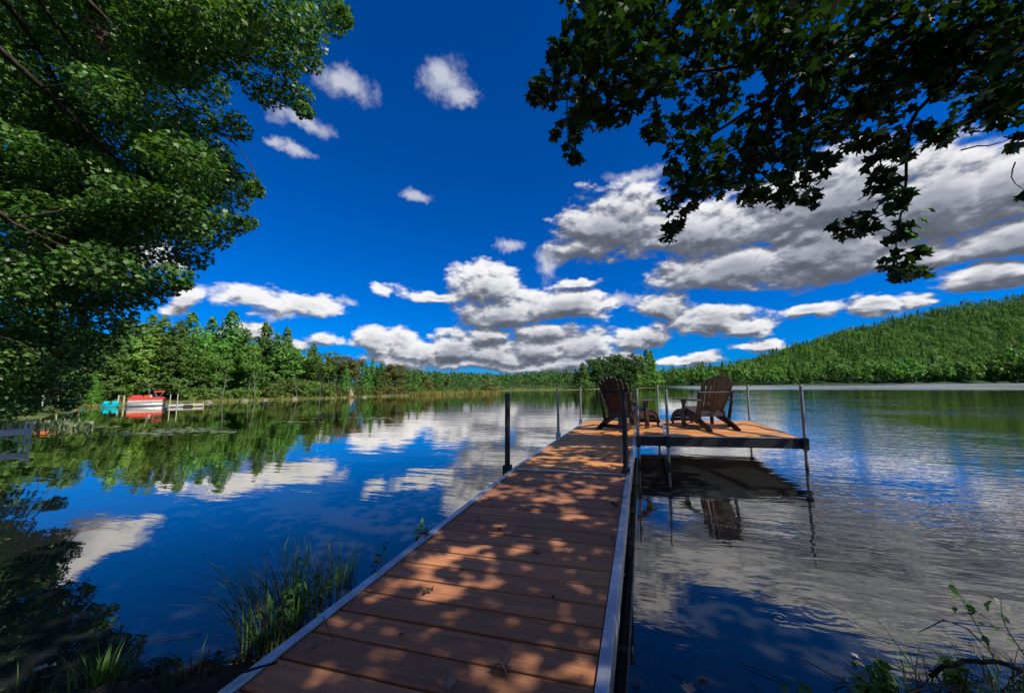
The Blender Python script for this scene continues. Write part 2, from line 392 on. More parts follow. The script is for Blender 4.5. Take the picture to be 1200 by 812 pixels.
# ------------------------------------------------------------------ leaf and tree meshes
def mirror(h): return h + [(-x, y) for x, y in reversed(h) if x > 1e-6]
T_MAPLE = np.array(mirror([(0, 0), (.20, -.06), (.46, .06), (.27, .20), (.56, .50), (.38, .50), (.18, .56), (.15, .72), (0, 1)])) - (0, .45)
T_LEAF = np.array(mirror([(0, 0), (.36, .08), (.24, .24), (.46, .52), (.18, .58), (0, 1)])) - (0, .45)
T_OVAL = np.array(mirror([(0, 0), (.22, .25), (.24, .5), (.12, .8), (0, 1)])) - (0, .5)
T_SPRAY = np.array([(0, -.5), (.16, -.1), (.5, 0), (.2, .12), (.28, .45), (.02, .22), (-.12, .5), (-.2, .12), (-.5, .1), (-.16, -.1)])
T_CLUMP = np.array([(.5, .05), (.18, .16), (.22, .48), (-.08, .2), (-.45, .3), (-.2, -.05), (-.35, -.42), (.05, -.2), (.34, -.36)])
def unit(a): return a / np.maximum(np.linalg.norm(a, axis=-1, keepdims=True), 1e-9)
def cards(C, N, size, tpl, r, curl=.15, stretch=None):
    C = np.asarray(C, float); n = len(C); N = unit(np.asarray(N, float))
    t = unit(np.cross(N, unit(r.normal(size=(n, 3))))); b = np.cross(N, t)
    s = np.broadcast_to(np.asarray(size, float), (n,))[:, None, None]
    x = tpl[None, :, 0:1] * s; y = tpl[None, :, 1:2] * s
    if stretch is not None: x = x * stretch
    bend = -(tpl[None, :, 0:1] ** 2 + tpl[None, :, 1:2] ** 2) * s * curl * r.uniform(.2, 1.8, (n, 1, 1))
    return C[:, None, :] + t[:, None, :] * x + b[:, None, :] * y + N[:, None, :] * bend
def cards_mesh(name, parts):
    V = np.concatenate([p.reshape(-1, 3) for p in parts]); cnt = np.concatenate([np.full(p.shape[0], p.shape[1]) for p in parts])
    return fast_mesh(name, V, cnt)
def ball(r, n):
    return unit(r.normal(size=(n, 3))) * (r.uniform(0, 1, (n, 1)) ** (1 / 3))

# sun
EL, AZ = R_(46), R_(101)                    # azimuth from the dock's direction towards its right hand
SUN = np.array([math.cos(EL) * math.sin(AZ), math.cos(EL) * math.cos(AZ), math.sin(EL)])
sl = bpy.data.lights.new('sun', 'SUN'); sl.energy = 3.8; sl.angle = R_(.40); sl.color = (1, .93, .82)
so = bpy.data.objects.new('sun', sl); COL.objects.link(so)
so.rotation_euler = Vector(-SUN).to_track_quat('-Z', 'Y').to_euler(); so.location = (20, 10, 40)

# ------------------------------------------------------------------ the dock
ZD = .50                                   # deck level of the level dock
XL, XR = -1.40, -.145                      # outer edges of the walkway
YB = 3.92                                  # hinge between ramp and dock
SL = .0500                                 # ramp slope
def zr(y): return ZD - (YB - y) * SL
def pt(px, py): return at(px, py, ZD)
def boards(mb, x0, x1, y0, y1, pitch, gap, zf, skew=0.0, thick=.025):
    n = int(round((y1 - y0) / pitch)); p = (y1 - y0) / n
    for i in range(n):
        a, b = y0 + i * p + gap / 2, y0 + (i + 1) * p - gap / 2
        dz = random.uniform(-.0012, .0012)
        c = [(x0, a), (x1, a), (x1, b), (x0, b)]
        vs = [(x, y + skew * (x - x0), zf(y) + dz - thick) for x, y in c] + [(x, y + skew * (x - x0), zf(y) + dz) for x, y in c]
        mb.add(vs, [(3, 2, 1, 0), (4, 5, 6, 7), (0, 1, 5, 4), (1, 2, 6, 5), (2, 3, 7, 6), (3, 0, 4, 7)])
# ramp
RW = .045
def flare(mb): mb.v = [(x - .055 * (YB - y) / 3.4 * (XR - x) / (XR - XL), y, z) for x, y, z in mb.v]
ramp = empty('gangway', (-.78, .55, zr(.55)), 0, 'shaded brown gangway with aluminium edge rails leading from the bank to the level dock', 'gangway')
mb = MB(); boards(mb, XL + RW + .004, XR - RW - .004, .50, YB - .09, .146, .013, lambda y: zr(y) - .004)
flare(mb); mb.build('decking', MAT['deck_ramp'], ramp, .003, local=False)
mb = MB(); n_b = int(round((YB - .09 - .50) / .146)); p_b = (YB - .09 - .50) / n_b
for i in range(n_b):
    for x in (XL + RW + .05, -.77, XR - RW - .05):
        for o_ in (.28, .72):
            yy = .50 + (i + o_) * p_b; xx = x + random.uniform(-.006, .006)
            mb.add([(xx + .0042 * math.cos(a_), yy + .0042 * math.sin(a_), zr(yy) - .0018) for a_ in [k_ * math.pi / 4 for k_ in range(8)]], [tuple(range(8))])
flare(mb); tag(mb.build('screws', MAT['galv'], ramp, local=False), kind='stuff')
for x0, x1 in ((XL, XL + RW), (XR - RW, XR)):
    mb = MB()
    prof = [(x0, -.135), (x1, -.135), (x1, .006), (x0, .006)]
    ys = [.40 + (YB - .03 - .40) * i / 12 for i in range(13)]
    mb.sheet([[(p[0], y, zr(y) + p[1]) for p in prof + prof[:1]] for y in ys])
    mb.add([(p[0], ys[0], zr(ys[0]) + p[1]) for p in prof], [(0, 1, 2, 3)]); mb.add([(p[0], ys[-1], zr(ys[-1]) + p[1]) for p in prof], [(3, 2, 1, 0)])
    flare(mb); mb.build('side_rail', MAT['alu'], ramp, .004, local=False)
mb = MB(); mb.box(XL + RW + .002, XR - RW - .002, YB - .075, YB - .015, ZD - .02, ZD + .003); mb.build('hinge_plate', MAT['galv'], ramp, .003, local=False)
for y in (1.2, 2.1, 3.0):
    mb = MB(); mb.box(XL + RW, XR - RW, y, y + .05, zr(y) - .13, zr(y) - .045); mb.build('cross_bar', MAT['fascia'], ramp, local=False)
# level dock
YE = float(pt(681, 492.4)[1])              # far end
SK = .085                                  # the dock's cross pieces are slightly out of square, as in the photograph
dock = empty('dock', (-.78, YB, ZD), 0, 'level orange brown dock walkway with posts along its left edge', 'dock')
mb = MB(); boards(mb, XL + .042, XR - .042, YB + .02, YE - .05, .146, .004, lambda y: ZD, 0.02)
mb.build('decking', MAT['deck'], dock, .003, local=False)
for x0, x1 in ((XL, XL + .036), (XR - .036, XR)):
    mb = MB(); mb.box(x0, x1, YB - .005, YE, ZD - .16, ZD + .008); mb.build('side_rail', MAT['alu'], dock, .004, local=False)
mb = MB(); mb.box(XL + .038, XR - .038, YE - .04, YE - .002, ZD - .16, ZD + .006); mb.build('end_rail', MAT['alu'], dock, .004, local=False)
def post(px, py, top, mat, parent, r=.024, foot=True, name='post'):
    p = pt(px, py); mb = MB()
    mb.tube([(p[0], p[1], -1.5), (p[0], p[1], ZD + top - .006), (p[0], p[1], ZD + top)], [r, r, r * .8], 14)
    o = mb.build(name, mat, parent, local=False, smooth=False)
    mb = MB(); s = r + .014
    mb.box(p[0] - s, p[0] + s, p[1] - s, p[1] + s, ZD - .15, ZD + .035); mb.build('bracket', MAT['black'] if mat is MAT['sleeve'] else MAT['alu'], o, .004, local=False)
    mb = MB(); mb.tube([(p[0], p[1], ZD + top - .03), (p[0], p[1], ZD + top + .004)], r + .003, 14); mb.build('cap', mat, o, .002, local=False)
    return p
post(594.6, 548.5, .81, MAT['sleeve'], dock, .029)
post(654.3, 509, .83, MAT['galv'], dock)
post(680.6, 492.8, .83, MAT['galv'], dock)
post(733.6, 552.5, .81, MAT['sleeve'], dock, .029)
# swim platform
A = pt(741, 511.8); B = pt(938, 512.4); C = pt(877, 492.3)
px0 = XR + .012
YF = float(A[1]) + .12; XE = float((B[0] + C[0]) / 2); YP = float(pt(772, 492.3)[1])
def sk(v): return (v[0], v[1] + SK * (v[0] - px0) * 1.0, v[2])
plat = empty('swim_platform', (px0 + 1.3, YF + 1.2, ZD), 0, 'sunlit orange boat deck platform on posts beside the end of the dock', 'platform')
XS = float(np.mean([pt(771, 492.3)[0], pt(784, 508)[0]]))
mb = MB()
boards(mb, px0 + .03, XS - .03, YF + .035, YP - .035, .146, .003, lambda y: ZD, SK)
boards(mb, XS + .03, XE - .03, YF + .035, YP - .035, .146, .003, lambda y: ZD, SK)
mb.v = [(x, y + SK * (XS - px0) if x > XS else y, z) for x, y, z in mb.v]
mb.build('decking', MAT['deck'], plat, .002, local=False)
mb = MB(); mb.box(XS - .027, XS + .027, YF + .03, YP - .03, ZD - .10, ZD + .006, sk); mb.build('seam_strip', MAT['alu'], plat, .003, local=False)
mb = MB(); mb.box(px0, XE, YF, YF + .032, ZD - .165, ZD - .006, sk); mb.build('front_fascia', MAT['fascia'], plat, .004, local=False)
mb = MB(); mb.box(px0, XE, YF - .004, YF + .032, ZD - .004, ZD + .008, sk); mb.build('front_trim', MAT['alu'], plat, .002, local=False)
mb = MB(); mb.box(px0, XE, YP - .032, YP, ZD - .165, ZD + .006, sk); mb.build('back_fascia', MAT['alu'], plat, .004, local=False)
for xa in (px0, XE - .028):
    mb = MB(); mb.box(xa, xa + .028, YF + .034, YP - .034, ZD - .165, ZD + .007, sk); mb.build('side_fascia', MAT['alu'], plat, .004, local=False)
mb = MB(); mb.box(px0 + .03, XE - .03, YF + .035, YP - .035, ZD - .10, ZD - .03, sk); mb.build('under_frame', MAT['under'], plat, local=False)
def ppost(x, y, top, r=.024):
    q = sk((x, y, 0)); x, y = q[0], q[1]
    mb = MB(); mb.tube([(x, y, -1.6), (x, y, ZD + top - .006), (x, y, ZD + top)], [r, r, r * .8], 14); o = mb.build('post', MAT['galv'], plat, local=False)
    mb = MB(); s = r + .016; mb.box(x - s, x + s, y - s, y + s, ZD - .175, ZD + .012); mb.build('bracket', MAT['fascia'], o, .004, local=False)
ppost(px0 + .03, YF - .05, .82); ppost(XS, YF - .05, .80); ppost(XE + .02, YF - .02, .86, .027); ppost(XS - .03, YP + .03, .86); ppost(XE - .02, YP + .03, .86)

# ------------------------------------------------------------------ adirondack chairs (front towards +Y)
def chair():
    root = empty('adirondack_chair', (0, 0, 0)); mt = MAT['chair']
    def seat_z(y): return .225 + (y + .22) * .27
    mb = MB()
    for i in range(6):
        y = -.20 + i * .093
        def T(v, y=y): return (v[0], v[1], v[2] + seat_z(v[1]))
        mb.box(-.265, .265, y, y + .083, 0, .021, T)
    mb.build('seat', mt, root, .004)
    mb = MB(); mb.box(-.29, .29, .362, .384, .25, .375); mb.build('front_apron', mt, root, .004)
    for s in (-1, 1):
        x = s * .268
        poly = [(.36, .25), (.36, .358), (.30, .362), (.05, .285), (-.22, .205), (-.40, .115), (-.56, .028), (-.56, 0), (-.40, 0), (-.33, .035), (-.12, .115), (.12, .19)]
        mb = MB(); mb.prism(poly, 'x', x - .0125, x + .0125); mb.build('rear_leg', mt, root, .004)
        x = s * .296
        poly = [(.245, 0), (.345, 0), (.345, .30), (.335, .40), (.352, .47), (.40, .528), (.19, .528), (.235, .46), (.248, .38), (.245, .30)]
        mb = MB(); mb.prism(poly, 'x', x - .0125, x + .0125); mb.build('front_leg', mt, root, .004)
        mb = MB(); o = s * .345
        arm = [(-.33, -.045), (-.10, -.06), (.15, -.075), (.36, -.085), (.42, -.07), (.45, -.03), (.45, .03), (.42, .07), (.36, .085), (.15, .075), (-.10, .06), (-.33, .045)]
        mb.prism([(o + w, y) for y, w in arm], 'z', .530, .553); mb.build('armrest', mt, root, .006)
        mb = MB(); x2 = s * .325
        mb.prism([(-.205, .10), (-.125, .13), (-.26, .529), (-.26, .70), (-.335, .70), (-.325, .529)], 'x', x2 - .012, x2 + .012); mb.build('arm_post', mt, root, .004)
    tilt = R_(24)
    def bp(x, h, d):                              # backrest plane: h along the slats, d behind them
        return (x, -.135 - h * math.sin(tilt) - d * math.cos(tilt), .235 + h * math.cos(tilt) - d * math.sin(tilt))
    mb = MB(); tops = [.70, .775, .825, .845, .825, .775, .70]
    for i in range(7):
        xb = (i - 3) * .066; xt = (i - 3) * .092; wb = .030; wt = .042; tp = tops[i]
        pts = [(xb - wb, 0), (xb + wb, 0), (xt + wt, tp - .035), (xt + wt * .6, tp - .006), (xt, tp), (xt - wt * .6, tp - .006), (xt - wt, tp - .035)]
        curve = ((i - 3) ** 2) * .004
        f = [bp(x, h, -curve) for x, h in pts]; bk = [bp(x, h, .020 - curve) for x, h in pts]; n = len(pts)
        mb.add(f + bk, [tuple(range(n)), tuple(range(n, 2 * n))[::-1]] + [(j, n + j, n + (j + 1) % n, (j + 1) % n) for j in range(n)])
    mb.build('backrest', mt, root, .003)
    mb = MB(); a = [bp(-.25, .10, .024), bp(.25, .10, .024)]
    mb.box(-.25, .25, -.20, -.178, .245, .33); mb.build('lower_brace', mt, root, .003)
    mb = MB(); mb.box(-.36, .36, -.385, -.345, .672, .698); mb.build('upper_brace', mt, root, .005)
    mb = MB(); mb.box(-.255, .255, -.30, -.275, .03, .10); mb.build('rear_stretcher', mt, root, .003)
    return root
ch = chair()
p = pt(732, 503); ch.location = (p[0], p[1] + .12, ZD + .002); ch.rotation_euler = (0, 0, R_(-30)); ch.scale = (1.08, 1.05, 1.05)
tag(ch, 'dark brown adirondack chair standing where the dock meets the platform, turned to the right', 'chair', 'adirondack chairs on the dock')
c2 = copy_tree(ch); p = pt(830, 502); c2.location = (p[0], p[1] + .10, ZD + .002); c2.rotation_euler = (0, 0, R_(25)); c2.scale = (1.10, 1.06, 1.06)
tag(c2, 'dark brown adirondack chair in the middle of the platform, turned to the left', 'chair')

def footrest():
    root = empty('footrest', (0, 0, 0)); mt = MAT['chair']
    top = [(-.24, .330), (-.14, .335), (-.03, .318), (.07, .278), (.15, .215), (.205, .135), (.235, .05), (.24, 0)]
    for s in (-1, 1):
        x = s * .235; mb = MB(); low = [(.17, 0), (.165, .05), (.13, .125), (.07, .19), (-.02, .235), (-.14, .255), (-.24, .25)]
        mb.prism(top + low, 'x', x - .0125, x + .0125); mb.build('side_board', mt, root, .004)
        mb = MB(); mb.box(x * .89 - .0125, x * .89 + .0125, -.215, -.135, 0, .31); mb.build('leg', mt, root, .004)
    mb = MB()
    for i in range(6):
        (y0, z0), (y1, z1) = top[i], top[i + 1]; d = np.array([y1 - y0, z1 - z0]); d = d / np.linalg.norm(d); nn = np.array([-d[1], d[0]])
        a = np.array([y0, z0]) + d * .008 + nn * .002; b = np.array([y1, z1]) - d * .008 + nn * .002
        mb.prism([tuple(a), tuple(b), tuple(b + nn * .02), tuple(a + nn * .02)], 'x', -.265, .265)
    mb.build('slats', mt, root, .003)
    mb = MB(); mb.box(-.2, .2, -.19, -.165, .09, .15); mb.build('stretcher', mt, root, .003)
    return root
def in_front(c, d):
    a = c.rotation_euler[2]; return (c.location[0] - math.sin(a) * d, c.location[1] + math.cos(a) * d, ZD + .002)
fo = footrest(); fo.location = in_front(ch, .74); fo.rotation_euler = ch.rotation_euler
tag(fo, 'low dark brown curved footrest in front of the chair at the dock end', 'footrest', 'footrests of the chairs')
f2 = copy_tree(fo); f2.location = in_front(c2, .74); f2.rotation_euler = c2.rotation_euler
tag(f2, 'low dark brown curved footrest in front of the chair in the middle of the platform', 'footrest')

# ------------------------------------------------------------------ dry leaves and a stick on the boards
def dry_leaf_mesh(r, curl):
    T = T_MAPLE * (.75 + .25 * r.random((len(T_MAPLE), 1))) * [r.uniform(.7, 1), 1]; n = len(T); rings = [T * s for s in (1, .62, .28)]
    ax = r.uniform(0, math.pi); V = []
    for ring in rings:
        d = ring @ np.array([math.cos(ax), math.sin(ax)])
        z = curl * .42 * np.abs(d * 1.5) ** 1.4 + .30 * np.sin(ring[:, 0] * 7 + ax) * np.sin(ring[:, 1] * 6 + 2 * ax) * (.3 + np.hypot(ring[:, 0], ring[:, 1]))
        V += [(x, y, zz) for (x, y), zz in zip(ring, z)]
    V.append((0, 0, 0)); V = np.array(V); V[:, 2] -= V[:, 2].min() - .01
    fs = []
    for a in range(2):
        for i in range(n): fs.append((a * n + i, a * n + (i + 1) % n, (a + 1) * n + (i + 1) % n, (a + 1) * n + i))
    for i in range(n): fs.append((2 * n + i, 2 * n + (i + 1) % n, 3 * n))
    me = bpy.data.meshes.new('dead_leaf'); me.from_pydata(V.tolist(), [], fs)
    # the stem, bent down
    return me
dead = [(590, 783, .066, 1.25, 'curled grey brown maple leaf, the largest near the right front of the gangway', 1),
        (522, 806, .056, 1.2, 'crumpled brown leaf at the very front of the gangway', 1),
        (503, 694, .050, .9, 'dry brown leaf on the left part of the gangway, halfway along it', 0),
        (364, 758, .040, .9, 'small pinkish dry leaf near the left rail at the front of the gangway', 1),
        (629, 649, .042, .8, 'brown leaf near the middle of the gangway boards, alone', 0),
        (722, 594, .075, .7, 'dark torn leaf beside the right rail of the gangway', 0),
        (730, 585, .035, .8, 'small dark leaf lying on the right aluminium rail', 0),
        (446, 661, .050, .8, 'dark leaf caught on the left aluminium rail of the gangway', 0),
        (500, 627, .055, .8, 'dark leaf at the inner side of the left rail, near a green sprig', 0),
        (717, 632, .028, .8, None, 0), (610, 635, .022, .8, None, 0), (577, 592, .026, .8, None, 0), (560, 607, .022, .8, None, 0), (596, 585, .020, .8, None, 0),
        (666, 565, .030, .8, None, 0), (691, 572, .022, .8, None, 0), (614, 566, .03, .6, None, 0),
        (691, 530, .03, .6, None, 0), (694, 535, .045, .6, None, 0), (707, 538, .03, .6, None, 0), (725, 539, .045, .6, None, 0), (717, 548, .035, .6, None, 0), (540, 668, .022, .8, None, 0), (648, 700, .020, .8, None, 0), (668, 612, .026, .8, None, 0), (640, 588, .022, .8, None, 0), (585, 622, .024, .8, None, 0), (690, 655, .020, .8, None, 0), (470, 745, .022, .8, None, 0), (767, 509, .04, .5, None, 0), (771, 508.5, .03, .5, None, 0)]
for px, py, s, cu, lab, pale in dead:
    z = ZD
    for _ in range(6):
        q = at(px, py, z); z = zr(q[1]) if q[1] < YB else ZD
    o = link('dead_leaf', dry_leaf_mesh(rng, cu), MAT['dead_grey'] if pale else MAT['dead'])
    o.location = (q[0], q[1], z + (.012 if ('rail' in (lab or '') and 'aluminium' in (lab or '')) else .002)); s *= 1.4; o.scale = (s, s, s * (1 if cu > 1 else .8)); o.rotation_euler = (rng.normal() * .1, rng.normal() * .1, rng.uniform(0, 6.28))
    if lab: tag(o, lab, 'leaf', 'dry leaves on the boards')
    elif q[1] < YB: tag(o, 'tiny dark dry leaf scattered on the gangway boards', 'leaf', 'dry leaves on the boards')
    else: tag(o, 'small dark dry leaf scattered on the level dock boards', 'leaf', 'dry leaves on the boards')
def stick(pxs, r, name, label, z0=None):
    P = []
    for px, py in pxs:
        q = at(px, py, z0 if z0 is not None else zr(1.3) + .012); P.append(q)
    mb = MB(); mb.tube(P, [r * (1 - .5 * i / (len(P) - 1)) for i in range(len(P))], 6)
    return tag(mb.build(name, MAT['bark_dark']), label, name)
stick([(272, 789), (292, 785), (308, 780), (325, 776)], .006, 'stick', 'dark stick lying across the left rail at the front of the gangway')
stick([(377, 717), (383, 733), (391, 753)], .0016, 'stem', 'thin dry leaf stem lying on the gangway near its left rail')

# ------------------------------------------------------------------ the two near trees
def limb_path(a, b, sag=.0, n=8, wob=.06, r=rng):
    a = np.array(a, float); b = np.array(b, float); L = np.linalg.norm(b - a); P = []
    w = r.normal(size=(3, 3)) * wob * L
    for i in range(n + 1):
        t = i / n; p = a + (b - a) * t + np.array([0, 0, sag * L * 4 * t * (1 - t)])
        p = p + sum(w[k] * math.sin(math.pi * (k + 1) * t) / (k + 1) ** 1.3 for k in range(3)); P.append(p)
    P[0] = a; P[-1] = b
    return P
def leaf_cluster(c, R, n, size, tpl, r, flat=.55, tilt=.55, droop=.25):
    off = ball(r, n) * np.array([R, R, R * flat])
    C = np.asarray(c) + off
    N = np.array([0, 0, 1.0]) + r.normal(size=(n, 3)) * tilt + off / max(R, .01) * droop
    return cards(C, N, size * r.uniform(.65, 1.2, n), tpl, r, .25)

def crown_mesh(parts, twigs, base, mat):      # leaves and the twigs that carry them
    V = np.concatenate([p.reshape(-1, 3) for p in parts] + [np.array(twigs.v)]) - base
    cnt = [np.full(p.shape[0], p.shape[1]) for p in parts]; nl = sum(len(c) for c in cnt); nv = sum(int(c.sum()) for c in cnt)
    idx = np.concatenate([np.arange(nv), np.array([i + nv for f in twigs.f for i in f])]); cnt.append(np.array([len(f) for f in twigs.f]))
    me = fast_mesh('crown', V, np.concatenate(cnt), idx); me.materials.append(mat); me.materials.append(MAT['bark'])
    mi = np.zeros(len(me.polygons), np.int32); mi[nl:] = 1; me.polygons.foreach_set('material_index', mi); return me

# left tree ------------------------------------------------
r = np.random.default_rng(5)
tl_base = np.array([-8.6, .7, 0.0]); tl_base[2] = float(ground_z(tl_base[0], tl_base[1])) - .1
tl = empty('maple_tree', tl_base, 0, 'big leafy maple overhanging the water at the left, its crown filling the upper left', 'tree')
tl_top = tl_base + np.array([-.4, 1.2, 13.0])
trunk = limb_path(tl_base, tl_top, 0, 14, .015, r)
mb = MB(); mb.tube(trunk, [.34 * (1 - .9 * i / 14) ** .8 + .02 for i in range(15)], 12); mb.build('trunk', MAT['bark'], tl, smooth=True, local=False)
edge = [(385, 15, 26), (352, 35, 30), (398, 18, 15), (330, 68, 24), (362, 73, 15), (312, 108, 22), (345, 110, 20), (357, 130, 11), (295, 40, 38), (262, 68, 28), (330, 12, 40), (272, 148, 20), (250, 180, 22),
        (282, 213, 20), (299, 222, 11), (262, 228, 26), (292, 262, 10), (272, 262, 18), (245, 276, 22), (222, 300, 22), (205, 325, 20), (190, 335, 18), (212, 335, 9), (160, 345, 24), (125, 368, 26), (60, 365, 34), (20, 372, 36), (90, 345, 30), (40, 330, 36), (10, 410, 30), (45, 405, 28), (0, 340, 36), (30, 300, 36), (150, 385, 16), (112, 400, 22), (95, 425, 18), (60, 400, 36),
        (78, 452, 20), (28, 446, 26), (82, 440, 12), (78, 474, 10), (20, 476, 20), (230, 215, 30), (225, 140, 25), (238, 100, 26), (205, 250, 32), (170, 300, 30), (240, 30, 40), (215, 60, 30)]
poly = [(-60, -60), (290, -60), (280, 40), (215, 110), (210, 150), (235, 200), (230, 240), (180, 300), (140, 340), (95, 375), (70, 430), (40, 465), (-60, 475)]
def inside(x, y, pl):
    c = False
    for i in range(len(pl)):
        (x1, y1), (x2, y2) = pl[i], pl[(i + 1) % len(pl)]
        if (y1 > y) != (y2 > y) and x < x1 + (y - y1) / (y2 - y1) * (x2 - x1): c = not c
    return c
cl = []
for px, py, rp in edge: cl.append((px, py, rp, r.uniform(6.2, 8.2)))
n_in = 0
while n_in < 150:
    px, py = r.uniform(-60, 300), r.uniform(-60, 480)
    if inside(px, py, poly): cl.append((px, py, r.uniform(24, 44), r.uniform(5.8, 10.5))); n_in += 1
parts = []; mbL = MB(); mbT = MB(); tr = np.array(trunk)
hubs = []
for i in range(11):
    t = .22 + .07 * i; a = tl_base + (tl_top - tl_base) * t
    px, py = [(50, 440), (20, 400), (130, 350), (80, 300), (210, 250), (100, 200), (220, 130), (110, 90), (320, 30), (190, 10), (60, -60)][i]
    b = atd(px, py, r.uniform(7, 8.5)); P = limb_path(a, b, .03, 9, .05, r); hubs.append(P)
    mbL.tube(P, [.050 * (1 - .85 * j / 9) + .010 for j in range(10)], 8)
hp = np.array([q for P in hubs for q in P[2:]])
for px, py, rp, d in cl:
    c = atd(px, py, d); R = rp * d / F * 1.05
    i = np.argmin(((hp - c) ** 2).sum(1)); mbT.tube(limb_path(hp[i], c, -.02, 5, .06, r), [.022, .018, .014, .01, .008, .005], 5)
    parts.append(leaf_cluster(c, R, int(640 * (R / .5) ** 2 * .8) + 60, .088, T_LEAF, r, .75, .85, .8))
# the crown beyond the frame
for i in range(22):
    c = tl_base + np.array([r.uniform(-4.5, 2.2), r.uniform(-4, 3.5), r.uniform(6.0, 13)])
    parts.append(leaf_cluster(c, .9, 500, .088, T_LEAF, r, .7, .7, .5))
mbL.build('limb', MAT['bark'], tl, smooth=True, local=False)
link('crown', crown_mesh(parts, mbT, tl_base, MAT['leaf_left']), None, tl)
# a dead spray of leaves in the crown
pd = [leaf_cluster(atd(108 + i * 7, 28 + i * 12, 5.9) - tl_base, .12, 26, .08, T_LEAF, r, .8, .9) for i in range(3)]
link('withered_spray', cards_mesh('withered_spray', pd), MAT['dead_pale'] if False else MAT['dead'], tl)

# right tree ------------------------------------------------
r = np.random.default_rng(8)
tr_base = np.array([7.2, .6, 0.0]); tr_base[2] = float(ground_z(tr_base[0], tr_base[1])) - .1
trt = empty('maple_tree', tr_base, 0, 'dark backlit maple whose branches hang over the dock from the upper right', 'tree')
tr_top = tr_base + np.array([.3, .5, 11.0])
trunk = limb_path(tr_base, tr_top, 0, 12, .015, r)
mb = MB(); mb.tube(trunk, [.30 * (1 - .9 * i / 12) ** .8 + .02 for i in range(13)], 12); mb.build('trunk', MAT['bark'], trt, smooth=True, local=False)
vis = [(700, 25, 46), (668, 85, 34), (640, 108, 20), (625, 112, 9), (692, 120, 34), (665, 160, 18), (672, 182, 9), (728, 50, 54), (762, 92, 38), (800, 30, 55), (722, 130, 22), (655, 60, 14), (700, 0, 20),
       (775, 150, 22), (830, 120, 34), (862, 55, 46), (812, 185, 34), (788, 262, 13), (782, 278, 9), (800, 228, 27), (850, 200, 36), (898, 165, 44), (930, 210, 28), (882, 228, 20), (958, 170, 36), (915, 235, 13), (950, 232, 13),
       (930, 105, 46), (990, 115, 44), (920, 35, 48), (1000, 45, 56), (1062, 95, 46), (1085, 35, 58), (1140, 60, 56), (1192, 115, 38), (1150, 128, 32), (1066, 158, 22), (1040, 185, 24),
       (1032, 222, 20), (1052, 238, 18), (1010, 262, 18), (984, 270, 13), (1056, 272, 14), (1046, 308, 16), (1075, 318, 11), (1058, 322, 9), (1180, 25, 50), (1098, 160, 15), (1020, 160, 16), (1078, 295, 8), (1206, 228, 9), (1202, 160, 18), (1212, 60, 40)]
hub_pts = []
limbs = [[(1330, -20, 6.6), (1200, 42, 5.6), (1110, 72, 5.2), (1020, 112, 5.0), (930, 165, 4.8), (850, 215, 4.6), (800, 250, 4.5)],
         [(1330, -60, 6.4), (1180, -30, 5.4), (1050, 20, 5.0), (960, 60, 4.8), (850, 80, 4.6), (760, 90, 4.4), (680, 115, 4.3), (640, 120, 4.3)],
         [(1110, 72, 5.2), (1075, 130, 5.0), (1062, 190, 4.9), (1056, 250, 4.85), (1052, 315, 4.8)],
         [(1050, 20, 5.0), (920, -10, 4.8), (800, 20, 4.6), (700, 40, 4.5)],
         [(1330, 60, 6.2), (1240, 95, 5.6), (1160, 120, 5.3), (1100, 150, 5.2)],
         [(960, 60, 4.8), (900, 120, 4.7), (830, 160, 4.6), (790, 170, 4.5)]]
mbL = MB(); mbT = MB()
h0 = tr_base + (tr_top - tr_base) * .42
for li, lm in enumerate(limbs):
    P = [atd(*q) for q in lm]
    if lm[0][0] > 1300: P = limb_path(h0 + np.array([0, 0, .5 * li * .3]), P[0], .02, 4, .03, r)[:-1] + P
    Q = []
    for a, b in zip(P[:-1], P[1:]): Q += limb_path(a, b, 0, 3, .03, r)[:-1]
    Q.append(P[-1]); n = len(Q); r0 = .075 if lm[0][0] > 1300 else .026
    mbL.tube(Q, [r0 * (1 - j / (n - 1)) ** 1.1 + .006 for j in range(n)], 7); hub_pts += Q[n // 5:]
hp = np.array(hub_pts); parts = []
for px, py, rp in vis:
    d = r.uniform(4.2, 5.3); c = atd(px, py, d); R = rp * d / F
    hv = hp - c; cost = (hv ** 2).sum(1); i = np.argmin(cost)
    Q = limb_path(hp[i] if cost[i] < .8 else c + (hp[i] - c) * .5 / math.sqrt(cost[i]), c, .02, 5, .07, r); mbT.tube(Q, [.010, .008, .007, .005, .004, .003], 5)
    n = int(118 * (R / .42) ** 2 * 1.08) + 7
    parts.append(leaf_cluster(c, R * 1.02, n, .15, T_MAPLE, r, .8, .6, .3))
# the rest of the crown, which shades the bank and the gangway
shade = []
for gx in np.arange(-4.2, 8, .85):
    for gy in np.arange(-3.0, 6.9, .85):
        if gy > 4.9 and r.random() < .25: continue
        if r.random() < (.45 if -1.8 < gx < .4 and gy < 2.2 else .17): continue
        P0 = np.array([gx + r.uniform(-.35, .35), gy + r.uniform(-.35, .35), .4]); t = r.uniform(5.6, 9.5)
        c = P0 + SUN * (t - .8)
        d = (c - EYE) @ FW; px = CX + F * ((c - EYE) @ RT) / d if d > .3 else 9999; py = CY - F * ((c - EYE) @ UP) / d if d > .3 else -9999
        if d > .3 and -100 < px < 1235 and py > -40: continue
        shade.append(c)
for gx in np.arange(-1.5, .2, .42):
    for gy in np.arange(.2, 5.2, .42):
        if r.random() < (.60 if gy < 2.3 else .50): continue
        c = np.array([gx + r.uniform(-.2, .2), gy + r.uniform(-.2, .2), .4]) + SUN * r.uniform(4.6, 8.0)
        d = (c - EYE) @ FW; px = CX + F * ((c - EYE) @ RT) / d if d > .3 else 9999
        if d > .3 and -100 < px < 1235: continue
        shade.append(c)
r2 = np.random.default_rng(77)
